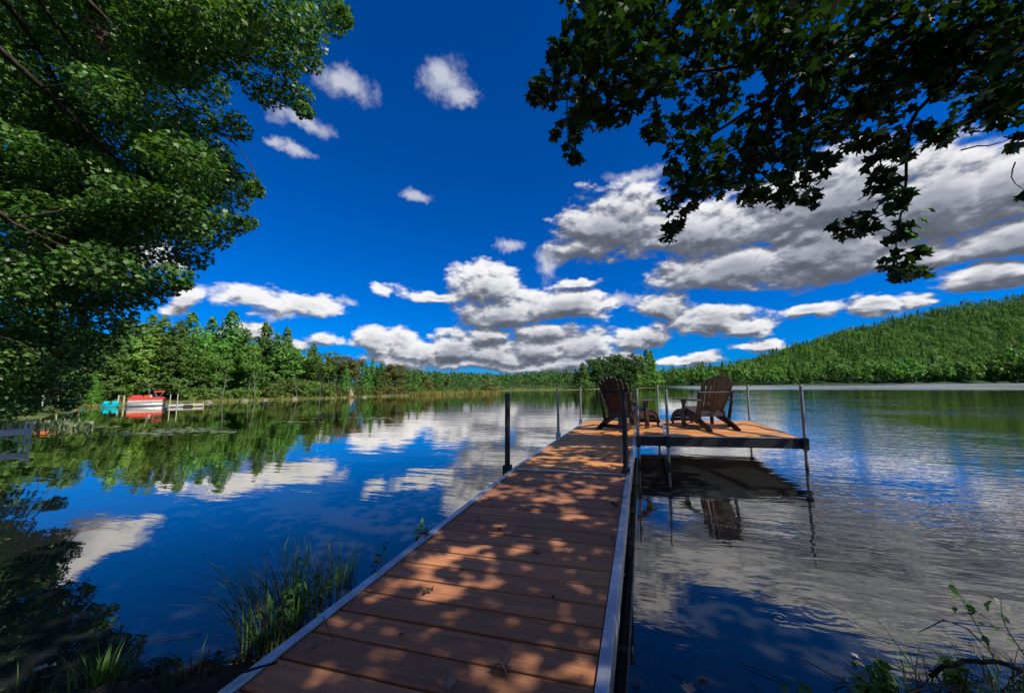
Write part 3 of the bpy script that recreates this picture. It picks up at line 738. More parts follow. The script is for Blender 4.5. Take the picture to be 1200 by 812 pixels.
for gx in np.arange(-4.4, -1.45, .5):
    for gy in np.arange(-.8, 3.0, .5):
        if r2.random() < .22: continue
        c = np.array([gx + r2.uniform(-.2, .2), gy + r2.uniform(-.2, .2), .3]) + SUN * r2.uniform(7.2, 10.5)
        d = (c - EYE) @ FW; px = CX + F * ((c - EYE) @ RT) / d if d > .3 else 9999; py = CY - F * ((c - EYE) @ UP) / d if d > .3 else -9999
        if d > .3 and -100 < px < 1235 and py > -40: continue
        shade.append(c)
for c in shade:
    R = r.uniform(.42, .68)
    parts.append(leaf_cluster(c, R, int(105 * (R / .5) ** 2), .13, T_MAPLE, r, .5, .5, .25))
    i = np.argmin(((hp - c) ** 2).sum(1))
    if r.random() < .5 and np.linalg.norm(hp[i] - c) < 1.1: mbT.tube(limb_path(hp[i], c, .02, 5, .05, r), [.014, .012, .010, .008, .006, .004], 5)
mbL.build('limb', MAT['bark'], trt, smooth=True, local=False)
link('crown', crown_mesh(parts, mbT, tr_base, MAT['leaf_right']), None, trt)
bs = [atd(px, py, 4.75) for px, py in ((1092, 245), (1082, 257), (1088, 270), (1074, 280), (1090, 291), (1078, 266), (1068, 272), (1084, 248))]
o = link('sunlit_foliage', cards_mesh('sunlit_foliage', [cards(np.array(bs) - tr_base, np.array([[.5, -.6, .6]] * 8) + r.normal(size=(8, 3)) * .3, .15 * r.uniform(.7, 1.1, 8), T_MAPLE, r, .2)]), MAT['leaf_bright'], trt)
tag(o, 'bright green sunlit sprig of leaves')
print('near tree leaves', len(tl.children), len(parts))

# ------------------------------------------------------------------ trees of the shores
def trunk_mesh(H, r0, r, lean=.03, branches=0, W=2):
    mb = MB(); P = limb_path((0, 0, -.3), (r.normal() * lean * H, r.normal() * lean * H, H), 0, 7, .01, r)
    mb.tube(P, [r0 * (1 - .88 * i / 7) for i in range(8)], 7)
    for i in range(branches):
        t = r.uniform(.25, .8); a = np.array(P[int(t * 7)]); an = r.uniform(0, 6.28); L = W * r.uniform(.5, .9)
        mb.tube(limb_path(a, a + np.array([math.cos(an) * L, math.sin(an) * L, L * r.uniform(.3, .9)]), 0, 4, .05, r), [r0 * .35, r0 * .28, r0 * .2, r0 * .12, r0 * .06], 5)
    return mb
def pine_cards(r, H=10., R=2.4, base=.18, tuft=.34, whorls=26, up=.12, ragged=.5):
    C = []; N = []; S = []
    for w in range(whorls):
        u = (w + r.uniform(-.3, .3)) / whorls; z = H * (base + (1 - base) * u)
        prof = (1 - u) ** .75 * (.55 + .45 * min(1, u * 4 + .5))
        nb = r.integers(4, 7); a0 = r.uniform(0, 6.28)
        for b in range(nb):
            L = R * prof * r.uniform(1 - ragged, 1.15) + .2; an = a0 + b * 6.283 / nb + r.normal() * .25
            m_ = int(7 + L * 11); s = r.uniform(.2, 1, m_) ** .8; lat = r.normal(size=m_) * .18 * L * s
            x = np.cos(an) * L * s - np.sin(an) * lat; y = np.sin(an) * L * s + np.cos(an) * lat
            zz = z + L * (up * s * 1.2 - .22 * s * s) + r.normal(size=m_) * .16 + r.normal() * .12
            C.append(np.stack([x, y, zz], -1)); N.append(np.array([0, 0, .75]) + r.normal(size=(m_, 3)) * .40 + np.array([math.cos(an), math.sin(an), 0]) * .75); S.append(tuft * r.uniform(.6, 1.2, m_))
    n = 40; C.append(np.stack([r.normal(size=n) * .10, r.normal(size=n) * .10, H * (.93 + .09 * r.random(n))], -1)); N.append(r.normal(size=(n, 3))); S.append(np.full(n, tuft * .7))
    return cards(np.concatenate(C), np.concatenate(N), np.concatenate(S), T_SPRAY, r, .2)
def broad_cards(r, H=9., W=2.6, base=.25, n=2600, leaf=.30, lobes=22, tpl=T_CLUMP):
    C = []; N = []; zc = H * (1 + base) / 2; hz = H * (1 - base) / 2
    for i in range(lobes):
        u = unit(r.normal(size=3)) * r.uniform(.35, .85); c = np.array([u[0] * W, u[1] * W, zc + u[2] * hz]); R = r.uniform(.28, .5) * W * (1 - .25 * abs(u[2]))
        m_ = int(n / lobes * (R / (.4 * W)) ** 2); d = unit(r.normal(size=(m_, 3))); rad = r.uniform(.55, 1.08, (m_, 1))
        C.append(c + d * rad * R * np.array([1, 1, .75])); N.append(d + r.normal(size=(m_, 3)) * .5 + np.array([0, 0, .5]))
    C = np.concatenate(C); N = np.concatenate(N)
    return cards(C, N, leaf * r.uniform(.55, 1.2, len(C)), tpl, r, .2)
protos = {}
def make_proto(kind, variant):
    r = np.random.default_rng(100 + sum(ord(c) for c in kind) * 7 + variant)
    H = 10.
    if kind == 'pine': c = pine_cards(r, H, r.uniform(2.2, 3.0), r.uniform(.06, .18), .36, int(r.integers(24, 30)), .17, .6); t = trunk_mesh(H * .97, .16, r); mt = 'pine'; bk = 'bark'
    elif kind == 'light_pine': c = pine_cards(r, H, r.uniform(2.6, 3.2), .08, .36, 27, .24, .7); t = trunk_mesh(H * .95, .16, r); mt = 'pine_light'; bk = 'bark_pale'
    elif kind == 'spruce': c = pine_cards(r, H, 1.75, .07, .34, 32, .02, .35); t = trunk_mesh(H * .97, .14, r); mt = 'pine'; bk = 'bark'
    elif kind == 'broad': c = broad_cards(r, H, r.uniform(2.4, 3.1), .2, 3000, .36, 24); t = trunk_mesh(H * .8, .15, r, .03, 6, 2.6); mt = 'broad'; bk = 'bark_pale'
    elif kind == 'dark_broad': c = broad_cards(r, H, r.uniform(2.6, 3.2), .06, 2600, .42, 24); t = trunk_mesh(H * .8, .15, r, .03, 6, 2.6); mt = 'broad_dark'; bk = 'bark'
    elif kind == 'thin': c = broad_cards(r, H, r.uniform(1.7, 2.2), .22, 1300, .34, 20); t = trunk_mesh(H * .92, .11, r, .03, 10, 2.0); mt = 'broad'; bk = 'bark_pale'
    elif kind == 'autumn': c = broad_cards(r, H, r.uniform(1.9, 2.5), .2, 1900, .36, 20); t = trunk_mesh(H * .85, .12, r, .03, 8, 2.2); mt = 'autumn'; bk = 'bark_pale'
    elif kind == 'shrub': c = broad_cards(r, 10., 7.0, -.35, 1500, 1.1, 18); t = trunk_mesh(6, .25, r, .05, 8, 4); mt = 'shrub'; bk = 'bark'
    elif kind == 'autumn_shrub': c = broad_cards(r, 10., 6.0, -.3, 1300, 1.0, 18); t = trunk_mesh(6, .25, r, .05, 8, 4); mt = 'autumn'; bk = 'bark'
    elif kind == 'cedar':
        n = 1500; u = r.random(n) ** .8; an = r.uniform(0, 6.28, n); rad = 2.0 * (1 - u) ** .7 * np.minimum(1, u * 8 + .6) * r.uniform(.8, 1.05, n)
        C = np.stack([np.cos(an) * rad, np.sin(an) * rad, u * 10], -1); N = np.stack([np.cos(an), np.sin(an), np.full(n, .5)], -1) + r.normal(size=(n, 3)) * .4
        c = cards(C, N, .75 * r.uniform(.6, 1.2, n), T_CLUMP, r, .2); t = trunk_mesh(7, .15, r); mt = 'cedar'; bk = 'bark'
    elif kind == 'far_round': c = broad_cards(r, H, 4.2, .05, 420, 1.25, 10); t = trunk_mesh(H * .6, .2, r); mt = 'broad'; bk = 'bark_pale'
    elif kind == 'far_cone': c = pine_cards(r, H, 2.6, .08, .95, 13, .05, .3)[::2]; t = trunk_mesh(H * .9, .18, r); mt = 'pine'; bk = 'bark'
    return cards_mesh('crown', [c]), t, MAT[mt], MAT[bk]
NAMES = {'pine': 'pine_tree', 'light_pine': 'pine_tree', 'spruce': 'spruce_tree', 'broad': 'broadleaf_tree', 'dark_broad': 'broadleaf_tree', 'thin': 'young_tree', 'autumn': 'autumn_tree', 'shrub': 'shrub', 'autumn_shrub': 'shrub', 'cedar': 'cedar_tree', 'far_round': 'broadleaf_tree', 'far_cone': 'conifer_tree'}
first = {}
def plant(kind, variant, loc, H, rz, label, group, wide=1.0):
    key = (kind, variant)
    if key not in first:
        me, t, mt, bk = make_proto(kind, variant)
        o = empty(NAMES[kind], (0, 0, 0)); t.build('trunk', bk, o, smooth=True); link('crown', me, mt, o); first[key] = o
    else: o = copy_tree(first[key])
    s = H / 10; o.location = loc; o.rotation_euler = (0, 0, rz); o.scale = (s * wide, s * wide, s)
    return tag(o, label, 'shrub' if 'shrub' in kind else 'tree', group)
def shore_depth(px):
    y = np.interp(px, [a for a, b in shore_px], [b for a, b in shore_px]); return float((at(px, y) - EYE) @ FW)
def ground_at(px, back):
    d = shore_depth(px) + back; q = ray(px, 450) * d; return float(q[0]), float(q[1])
ORD = ['first', 'second', 'third', 'fourth', 'fifth', 'sixth', 'seventh', 'eighth', 'ninth', 'tenth', 'eleventh', 'twelfth', 'thirteenth', 'fourteenth', 'fifteenth', 'sixteenth', 'seventeenth', 'eighteenth', 'nineteenth', 'twentieth', 'twenty-first', 'twenty-second', 'twenty-third', 'twenty-fourth']
r = np.random.default_rng(21)
# pixel column, top row, distance behind the shoreline, kind, width
left_trees = [(20, 380, 12, 'pine', 1.2), (60, 360, 10, 'broad', 1.2), (95, 385, 9, 'pine', 1.1), (128, 392, 7, 'pine', 1.1), (140, 372, 12, 'light_pine', 1.0), (160, 380, 9, 'light_pine', 1.1), (172, 370, 13, 'pine', 1.0),
              (186, 371, 10, 'light_pine', 1.15), (205, 376, 7, 'pine', 1.0), (218, 367, 11, 'pine', 1.1), (232, 376, 8, 'broad', .9), (243, 373, 12, 'pine', 1.0), (266, 364, 10, 'spruce', 1.35), (252, 400, 5, 'broad', .8), (284, 385, 8, 'pine', 1.0),
              (292, 396, 5, 'broad', .85), (308, 379, 11, 'pine', 1.15), (322, 392, 8, 'pine', 1.0), (333, 384, 14, 'spruce', 1.1), (341, 397, 8, 'thin', 1.2), (356, 405, 9, 'broad', .9), (365, 403, 13, 'pine', .9), (372, 410, 6, 'thin', 1.1),
              (383, 407, 9, 'thin', 1.2), (396, 408, 10, 'autumn', 1.1), (407, 412, 8, 'autumn', 1.2), (418, 410, 11, 'autumn', 1.0), (405, 428, 5, 'spruce', 1.2), (430, 428, 6, 'spruce', 1.3), (436, 420, 10, 'spruce', .8), (446, 427, 8, 'pine', .9), (452, 422, 9, 'autumn', 1.1),
              (463, 420, 10, 'autumn', 1.1), (468, 430, 8, 'autumn', 1.0), (480, 434, 10, 'spruce', 1.0), (490, 434, 12, 'pine', .9), (500, 437, 9, 'broad', .8), (512, 438, 12, 'pine', .8), (524, 440, 9, 'autumn', .8)]
cnt = {}
KN = {'pine': 'dense green pine', 'light_pine': 'light green layered pine', 'spruce': 'dark pointed spruce', 'broad': 'full green broadleaf tree', 'thin': 'sparse thin tree', 'autumn': 'reddish brown tree'}
for px, top, back, kind, wide in sorted(left_trees):
    X, Y = ground_at(px, back * .72 - .6); gz = float(ground_z(X, Y)); H = z_at(px, top, X, Y) - gz
    n = cnt.get(kind, 0); cnt[kind] = n + 1
    plant(kind, n % 6, (X, Y, gz), H, r.uniform(0, 6.28), f'{KN[kind]} on the left shore, {ORD[n]} of its kind from the left', 'trees on the left shore', wide * 1.16)
n = 0
for px, back, hpx, kind in [(135, 4, 12, 'shrub'), (222, 3, 12, 'shrub'), (238, 2.5, 14, 'shrub'), (256, 2.5, 12, 'shrub'), (276, 2.5, 11, 'shrub'), (296, 2.2, 12, 'shrub'), (318, 2.5, 14, 'shrub'), (336, 2.5, 20, 'shrub'), (352, 2.5, 18, 'shrub'), (368, 2.5, 17, 'shrub'), (384, 2.2, 16, 'shrub'), (398, 2.2, 13, 'shrub'), (424, 2.2, 12, 'shrub'),
                            (445, 2.5, 14, 'autumn_shrub'), (458, 3, 12, 'autumn_shrub'), (470, 3, 11, 'autumn_shrub'), (484, 3, 13, 'shrub'), (498, 3, 10, 'shrub'), (503, 4, 17, 'autumn_shrub'), (520, 3, 8, 'shrub'), (536, 3, 8, 'shrub'), (550, 3, 9, 'autumn_shrub'), (575, 2, 18, 'autumn_shrub'), (566, 3, 10, 'shrub')]:
    X, Y = ground_at(px, back); gz = float(ground_z(X, Y)); H = hpx * math.hypot(X, Y) / F * 1.1
    col = 'russet brown' if 'autumn' in kind else 'olive green'
    plant(kind, n % 3, (X, Y, gz - .1), H, r.uniform(0, 6.28), f'{col} waterside shrub below the left shore trees, {ORD[n]} shrub from the left', 'shrubs along the left shore', 1.0 if n < 17 else .8); n += 1
X, Y = ground_at(111, 1.6); gz = float(ground_z(X, Y)); plant('cedar', 0, (X, Y, gz), z_at(111, 441, X, Y) - gz, 0, 'bright green cone shaped cedar left of the turquoise pedal boat', 'trees on the left shore', 1.25)
for n, (px, top, lean) in enumerate([(178, 436, .05), (262, 432, .08), (300, 426, -.05), (349, 430, -.06), (376, 434, .05)]):
    X, Y = ground_at(px, .9); gz = float(ground_z(X, Y)); H = z_at(px, top, X, Y) - gz
    o = empty('bare_tree', (X, Y, gz), r.uniform(0, 6.28), f'thin bare pale trunk at the left shore water edge, {ORD[n]} from the left', 'tree', 'trees on the left shore')
    trunk_mesh(H, .040, r, .16, 7, .9).build('trunk', MAT['bark_pale'], o, smooth=True)
for n, px in enumerate([228, 246, 289, 312, 346, 391, 404, 427, 452, 476]):
    X, Y = ground_at(px, .05); s_ = r.uniform(.14, .34); d_ = []
    mb = MB()
    for t in np.linspace(0, 1, 6):
        w_ = math.sqrt(max(.02, 1 - t ** 2)); d_.append([(math.cos(u) * s_ * w_ * (1.2 + .25 * math.sin(3 * u + n)), math.sin(u) * s_ * w_ * (1 + .2 * math.cos(2 * u + n)), -.05 + s_ * .9 * t) for u in np.linspace(0, 2 * math.pi, 10, endpoint=False)])
    b0 = len(mb.v); mb.v += [tuple(map(float, p_)) for q_ in d_ for p_ in q_]
    for i in range(5):
        for j in range(10): mb.f.append((b0 + i * 10 + j, b0 + i * 10 + (j + 1) % 10, b0 + (i + 1) * 10 + (j + 1) % 10, b0 + (i + 1) * 10 + j))
    mb.f.append(tuple(b0 + 50 + j for j in range(10)))
    o = mb.build('rock', MAT['stone'], smooth=True); o.location = (X, Y, 0); tag(o, f'small grey rock at the waterline of the left shore, {ORD[n]} rock from the left', 'rock', 'rocks along the left shore')
# the wooded point in the middle of the far shore
island = [(683, 432, 3, 'spruce', 1.5), (691, 424, 6, 'broad', 1.0), (699, 421, 9, 'broad', 1.1), (706, 418, 7, 'broad', 1.0), (714, 420, 10, 'broad', 1.0), (722, 417, 7, 'broad', 1.1), (731, 416, 10, 'broad', 1.0), (738, 420, 6, 'broad', 1.0), (745, 417, 9, 'broad', .9), (752, 424, 6, 'pine', 1.0), (759, 417, 9, 'pine', 1.1), (764, 418, 11, 'spruce', 1.0), (767, 428, 5, 'light_pine', 1.0), (700, 434, 3, 'broad', .9), (716, 432, 3, 'pine', 1.0), (732, 434, 2.5, 'broad', .9), (746, 434, 2.5, 'light_pine', .9), (772, 441, 3, 'broad', .8)]
for n, (px, top, back, kind, wide) in enumerate(sorted(island)):
    kind = 'dark_broad' if kind == 'broad' else kind
    X, Y = ground_at(px, back); gz = float(ground_z(X, Y)); H = z_at(px, top - 7, X, Y) - gz
    w = {'spruce': 'dark pointed spruce', 'dark_broad': 'round dark green tree', 'pine': 'ragged green pine', 'light_pine': 'yellow green tree'}[kind]
    plant(kind, n % 4, (X, Y, gz), H, r.uniform(0, 6.28), f'{w} on the wooded point, {ORD[n]} tree from its left end', 'trees on the wooded point', wide * 1.35)
# front row of the far right shore
for px in np.arange(786, 1240, 8.2):
    X, Y = ground_at(px + r.uniform(-2, 2), r.uniform(6, 16)); gz = float(ground_z(X, Y)); hpx = r.uniform(10, 19) + (px - 780) * .012
    kd = 'far_round' if r.random() < .72 else 'far_cone'
    plant(kd, int(r.integers(0, 4)), (X, Y, gz - .4), hpx * math.hypot(X, Y) / F * 1.05, r.uniform(0, 6.28), 'round green tree on the far shore at the foot of the hill' if kd == 'far_round' else 'pointed dark conifer on the far shore at the foot of the hill', 'trees at the foot of the hill', .9)

def far_wood(name, pts, heights, W, n, leaf, conic, mat, tints, r):
    P = []; TT = []
    for (X, Y, Z), H, cn, ti in zip(pts, heights, conic, tints):
        m_ = n
        if cn:
            u = r.random(m_) ** .7; an = r.uniform(0, 6.28, m_); rad = H * .24 * (1 - u) ** .8 * r.uniform(.7, 1.1, m_) + .1
            C = np.stack([np.cos(an) * rad, np.sin(an) * rad, H * (.08 + .94 * u)], -1); N = np.stack([np.cos(an), np.sin(an), np.full(m_, .7)], -1) + r.normal(size=(m_, 3)) * .4; s = leaf * .85
        else:
            d = unit(r.normal(size=(m_, 3)) + [0, 0, .4]); ax = W * H * r.uniform(.85, 1.15)
            lump = 1 + .22 * np.sin(d[:, :1] * 6 + r.uniform(0, 6)) * np.sin(d[:, 1:2] * 6 + r.uniform(0, 6))
            C = d * np.array([ax, ax, H * .45]) * lump * r.uniform(.8, 1.05, (m_, 1)) + [0, 0, H * .54]; N = d + r.normal(size=(m_, 3)) * .22 + [0, 0, .15]; s = leaf
        P.append(cards(C + [X, Y, Z], N, s * H / 10 * r.uniform(.6, 1.25, m_), T_CLUMP, r, .2)); TT.append(np.full(m_ * len(T_CLUMP), ti))
    me = cards_mesh(name, P); a = me.attributes.new('tint', 'FLOAT', 'POINT'); a.data.foreach_set('value', np.concatenate(TT).astype(np.float32))
    o = link(name, me, mat); return o
def scatter(px_lo, px_hi, r_lo, r_hi, spacing, r, shift=2.):
    out_ = []; t0, t1 = theta(px_lo), theta(px_hi); rr = r_lo
    while rr < r_hi:
        th = t0 + r.uniform(0, spacing / rr)
        while th < t1:
            R = rr + r.uniform(-.5, .5) * spacing; t = th + r.uniform(-.3, .3) * spacing / rr
            if R > np.interp(t, s_th, s_r) + shift and R < np.interp(t, c_th, c_r) + 30: out_.append((R * math.sin(t), R * math.cos(t)))
            th += spacing / rr
        rr += spacing
    return np.array(out_)
r = np.random.default_rng(31)
S_ = scatter(776, 1275, 150, 790, 6.6, r, 6); Z_ = ground_z(S_[:, 0], S_[:, 1])
patch = .5 + .5 * np.sin(S_[:, 0] * .021 + 1.2) * np.sin(S_[:, 1] * .017 + S_[:, 0] * .006)
tint = np.clip(.02 + .62 * r.random(len(S_)) ** 1.3 + .34 * patch * r.random(len(S_)), 0, 1)
cn = r.random(len(S_)) < (.12 + .34 * (1 - patch)); tint = np.where(cn, tint * .25, np.clip(tint * 1.1 + .05, 0, 1))
hh = r.uniform(5.0, 12.5, len(S_)) * np.where(cn, 1.15, 1) * np.where(r.random(len(S_)) < .08, 1.25, 1)
print('hill trees', len(S_))
o = far_wood('hill_forest', np.column_stack([S_, Z_ - .5]), hh, .50, 150, 1.05, cn, MAT['forest'], tint, r)
tag(o, 'dense green forest covering the long hill across the lake at the right', 'forest', kind='stuff')
S_ = scatter(430, 792, 62, 335, 3.9, r, 3); rad = np.hypot(S_[:, 0], S_[:, 1])
S_ = S_[rad > np.interp(np.arctan2(S_[:, 0], S_[:, 1]), [theta(430), theta(584), theta(590), theta(684), theta(690), theta(772)], [72, 80, 60, 60, 135, 135])]
Z_ = ground_z(S_[:, 0], S_[:, 1])
cn = r.random(len(S_)) < .38; hh = r.uniform(5.0, 8.0, len(S_)); tint = np.clip(r.random(len(S_)) * .9, 0, 1)
bx = np.array([640 + F * (x * RT[0] + y * RT[1]) / (x * FW[0] + y * FW[1]) for x, y in S_]); hh *= .78
for i, (x, y) in enumerate(S_):      # the wood lowers towards the bay
    hh[i] = min(hh[i], max(1.8, z_at(bx[i], np.interp(bx[i], [430, 500, 560, 588, 600, 628, 652, 690, 740, 775, 800], [424, 431, 434, 436, 435, 431, 429.5, 431, 435, 434, 430]) + r.uniform(0, 6), x, y) - Z_[i]))
print('bay trees', len(S_))
o = far_wood('distant_forest', np.column_stack([S_, Z_ - .4]), hh, .38, 85, 1.25, cn, MAT['forest_far'], tint, r)
tag(o, 'far dark green wood with low hill across the bay in the middle', 'forest', kind='stuff')
# woods behind the left shore, dark between the trunks
S_ = []
while len(S_) < 260:
    px = r.uniform(-40, 560); X, Y = ground_at(px, r.uniform(6, 22)); S_.append((X, Y, px))
S_ = np.array(S_); Z_ = ground_z(S_[:, 0], S_[:, 1])
top = np.interp(S_[:, 2], [-40, 150, 260, 330, 420, 560], [395, 392, 392, 405, 428, 445])
hh = np.array([max(2., z_at(px, tp + r.uniform(0, 14), X, Y) - z) for (X, Y, px), tp, z in zip(S_, top, Z_)])
o = far_wood('shore_woods', np.column_stack([S_[:, :2], Z_]), hh, .26, 150, 1.1, r.random(len(S_)) < .6, MAT['forest_far'], r.random(len(S_)) * .5, r)
tag(o, 'dark green woods standing behind the trees of the left shore', 'forest', kind='stuff')

# ------------------------------------------------------------------ grasses
def blade(mb, base, h, lean_dir, lean, w, r, n=7):
    P = []
    for i in range(n + 1):
        t = i / n; out_ = lean * h * t ** 2.2; z = h * (t - .38 * lean * t ** 3.2); P.append(np.array(base) + np.array([math.cos(lean_dir) * out_, math.sin(lean_dir) * out_, z]))
    sd = np.array([-math.sin(lean_dir), math.cos(lean_dir), 0])
    a = r.uniform(-.6, .6); sd = sd * math.cos(a) + np.array([math.cos(lean_dir), math.sin(lean_dir), 0]) * math.sin(a)
    mb.sheet([[p - sd * w * (1 - (i / n) ** 1.6) / 2, p + sd * w * (1 - (i / n) ** 1.6) / 2] for i, p in enumerate(P)])
def sedge(px, py, n, h, spread, label, r, lean=.9, mat='sedge', bias=None, dry=.2, w=.007):
    c = at(px, py, .05); c[2] = max(-.05, float(ground_z(c[0], c[1]))) - .01
    root = empty('sedge_clump', c, 0, label, 'grass clump', 'sedge clumps by the water')
    mb = MB(); md = MB()
    for i in range(n):
        an = r.uniform(0, 6.28); rad = spread * math.sqrt(r.random()); ld = an + r.normal() * .5 if bias is None or r.random() < .4 else bias + r.normal() * .5
        b = c + np.array([math.cos(an) * rad, math.sin(an) * rad, 0]); b[2] = max(-.05, float(ground_z(b[0], b[1]))) - .02
        blade(md if r.random() < dry else mb, b, h * r.uniform(.45, 1.1), ld, lean * r.uniform(.2, 1.2), w * r.uniform(.6, 1.2), r)
    if mb.v: mb.build('green_blades', MAT[mat], root, local=False)
    if len(md.v) > 60: md.build('dry_blades', MAT['sedge_dry'], root, local=False)
    return root
r = np.random.default_rng(41)
sedge(318, 742, 150, .62, .13, 'tall arching sedge clump leaning left over the water beside the gangway', r, 1.1, bias=R_(170))
sedge(352, 705, 120, .56, .13, 'upright sedge clump next to the left rail of the gangway', r, .6)
sedge(395, 672, 85, .42, .13, 'shorter sedge clump farthest out along the left rail', r, .6)
sedge(120, 792, 55, .26, .10, 'short bright grass tuft in the lower left corner of the bank', r, .7, dry=.05, w=.009)
sedge(225, 806, 30, .24, .10, 'small grass tuft on the dark bank just left of the gangway foot', r, .6, dry=.3)
sedge(30, 806, 14, .2, .10, 'few thin grass blades at the far left of the bank', r, .6, dry=.3)
sedge(1075, 800, 60, .26, .16, 'low grass tuft around the fallen branch at the lower right', r, .9)
sedge(1170, 796, 70, .30, .16, 'dense dark grass tuft at the right end of the bank', r, .9)
sedge(752, 806, 14, .16, .05, 'thin dry grass wisp beside the right rail of the gangway', r, .8, dry=.7)
def weed(px, py, h, leaves, size, label, r, lean=(0, 0), name='leafy_weed', mat='weed', ground=None, tpl=T_OVAL):
    c = at(px, py, .06); c[2] = max(0, float(ground_z(c[0], c[1]))) - .01
    root = empty(name, c, 0, label, 'plant', 'weeds on the bank')
    top = c + np.array([lean[0], lean[1], h]); P = limb_path(c, top, .0, 8, .04, r)
    mb = MB(); mb.tube(P, [.0035 * (1 - .6 * i / 8) for i in range(9)], 5); mb.build('stalk', MAT['sedge'] if mat != 'twig' else MAT['twig'], root, local=False)
    C = []; N = []
    for i in range(leaves):
        t = r.uniform(.3, 1.0); q = np.array(P[int(t * 8)]) + r.normal(size=3) * size * .45; C.append(q - c); N.append(np.array([0, 0, 1]) + r.normal(size=3) * .5)
    link('leaves', cards_mesh('leaves', [cards(np.array(C), np.array(N), size * r.uniform(.6, 1.2, leaves), tpl, r, .25)]), MAT[mat], root)
    return root
weed(345, 735, .46, 34, .055, 'leafy green weed growing among the sedges left of the gangway', r, (.02, .05))
weed(362, 718, .30, 22, .05, 'short leafy weed at the foot of the upright sedge', r, (.05, .02))
weed(432, 664, .22, 16, .05, 'small dark leafy stem poking out past the left rail', r, (.08, .06))
weed(492, 616, .06, 14, .07, 'tiny bright green sprig touching the left rail over the water', r, (.0, .02), mat='weed')
weed(1085, 788, .22, 3, .07, 'single tall stalk with one drooping leaf on the right bank', r, (-.12, .12))
weed(1170, 770, .38, 16, .05, 'tall thin stem with small leaves at the right edge', r, (-.10, .10))
weed(1210, 775, .30, 18, .05, 'leafy stem half cut off by the right edge of the view', r, (-.02, .1))
for i, (px, py, h, n, lab) in enumerate([(1045, 802, .13, 80, 'low leafy plant below the drooping stalk on the right bank'), (1020, 808, .10, 50, 'low leafy plant left of the fallen branch'), (1130, 802, .14, 70, 'leafy plant growing under the fallen branch'), (985, 812, .10, 12, 'thin leafy sprout beside the moss mound'), (940, 812, .12, 8, 'sparse sprout standing behind the moss mound')]):
    weed(px, py, h, n, .055, lab, r, (r.normal() * .03, .02))
# fallen branch, moss, litter
P = [at(px, py, z) for px, py, z in ((1090, 792, .10), (1105, 780, .17), (1130, 774, .20), (1160, 775, .19), (1190, 782, .15), (1225, 792, .08))]
mb = MB(); mb.tube([p_ for a, b in zip(P[:-1], P[1:]) for p_ in limb_path(a, b, 0, 3, .03, r)[:-1]] + [P[-1]], .009, 7); tag(mb.build('fallen_branch', MAT['bark_dark'], smooth=True), 'dark arched fallen branch lying on the right bank', 'branch')
c = at(908, 806, .06); c[2] = float(ground_z(c[0], c[1])) - .01; n = 3600; d = unit(r.normal(size=(n, 3))); d[:, 2] = abs(d[:, 2])
mr = empty('moss_mound', c, 0, 'low bright green moss mound at the bottom edge of the right bank', 'moss')
link('moss', cards_mesh('moss', [cards(d * [.17, .10, .075], d + r.normal(size=(n, 3)) * .5, .016 * r.uniform(.6, 1.3, n), T_CLUMP, r, .2)]), MAT['moss'], mr)
n = 900; X = r.uniform(-4, 4, n); Y = np.interp(X, [p_[0] for p_ in near], [p_[1] for p_ in near]) - np.abs(r.normal(size=n)) * .45 + .10; keep = (X < XL - .03) | (X > XR + .03); X, Y = X[keep], Y[keep]
Z = np.maximum(ground_z(X, Y), 0.0) + .02; N = np.array([0, 0, 1.]) + r.normal(size=(len(X), 3)) * .4
tag(link('leaf_litter', cards_mesh('leaf_litter', [cards(np.stack([X, Y, Z], -1), N, .045 * r.uniform(.4, 1.2, len(X)), T_LEAF, r, .4)]), MAT['litter']), 'dead leaves scattered over the dark bank', 'leaf litter', kind='stuff')
mb = MB()
for i in range(420):
    x = r.uniform(-3.5, 3.5); 
    if XL - .05 < x < XR + .05: continue
    y = float(np.interp(x, [p_[0] for p_ in near], [p_[1] for p_ in near])) + r.normal() * .16; z = max(.006, float(ground_z(x, y)) + .02); a = r.uniform(-.7, .7) + (0 if r.random() < .8 else 1.5); L = r.uniform(.05, .22)
    mb.tube([(x, y, z), (x + L * math.cos(a) * .5, y + L * math.sin(a) * .5, z + r.uniform(0, .01)), (x + L * math.cos(a), y + L * math.sin(a), z)], .0022, 4)
tag(mb.build('drift_straw', MAT['sedge_dry']), 'washed up dry stalks along the waterline of the near bank', 'driftwood', kind='stuff')
mb = MB(); a0 = at(1060, 800, .06)
for i in range(26):
    p0 = at(r.uniform(1000, 1210), r.uniform(780, 812), .05); p0[2] = max(.0, float(ground_z(p0[0], p0[1])))
    p1 = p0 + np.array([r.normal() * .13, r.normal() * .08, r.uniform(.02, .12)]); Q = limb_path(a0 if i == 0 else p0, p1, .15, 5, .12, r)
    mb.tube(Q, [.004, .0038, .0034, .003, .0025, .0015], 4)
tag(mb.build('dry_roots', MAT['twig']), 'tangle of thin dry roots and stalks on the right bank', 'roots', kind='stuff')
def single_leaf(name, px, py, z, s, mat, label):
    o = link(name, dry_leaf_mesh(r, .5), MAT[mat]); q = at(px, py, z); o.location = q; o.scale = (s, s, s * .6); o.rotation_euler = (.1, .1, r.uniform(0, 6)); return tag(o, label, 'leaf')
single_leaf('dead_leaf', 50, 784, .05, .075, 'dead_pale', 'pale whitish dead leaf on the dark bank in the lower left')
single_leaf('dead_leaf', 808, 806, .05, .08, 'dead_pale', 'pale grey green leaf at the waterline right of the gangway')
single_leaf('dead_leaf', 822, 800, .06, .055, 'dead', 'brown curled leaf beside the pale leaf right of the gangway')
single_leaf('floating_leaf', 1002, 769, .006, .04, 'dead_pale', 'small white leaf floating near the right bank')
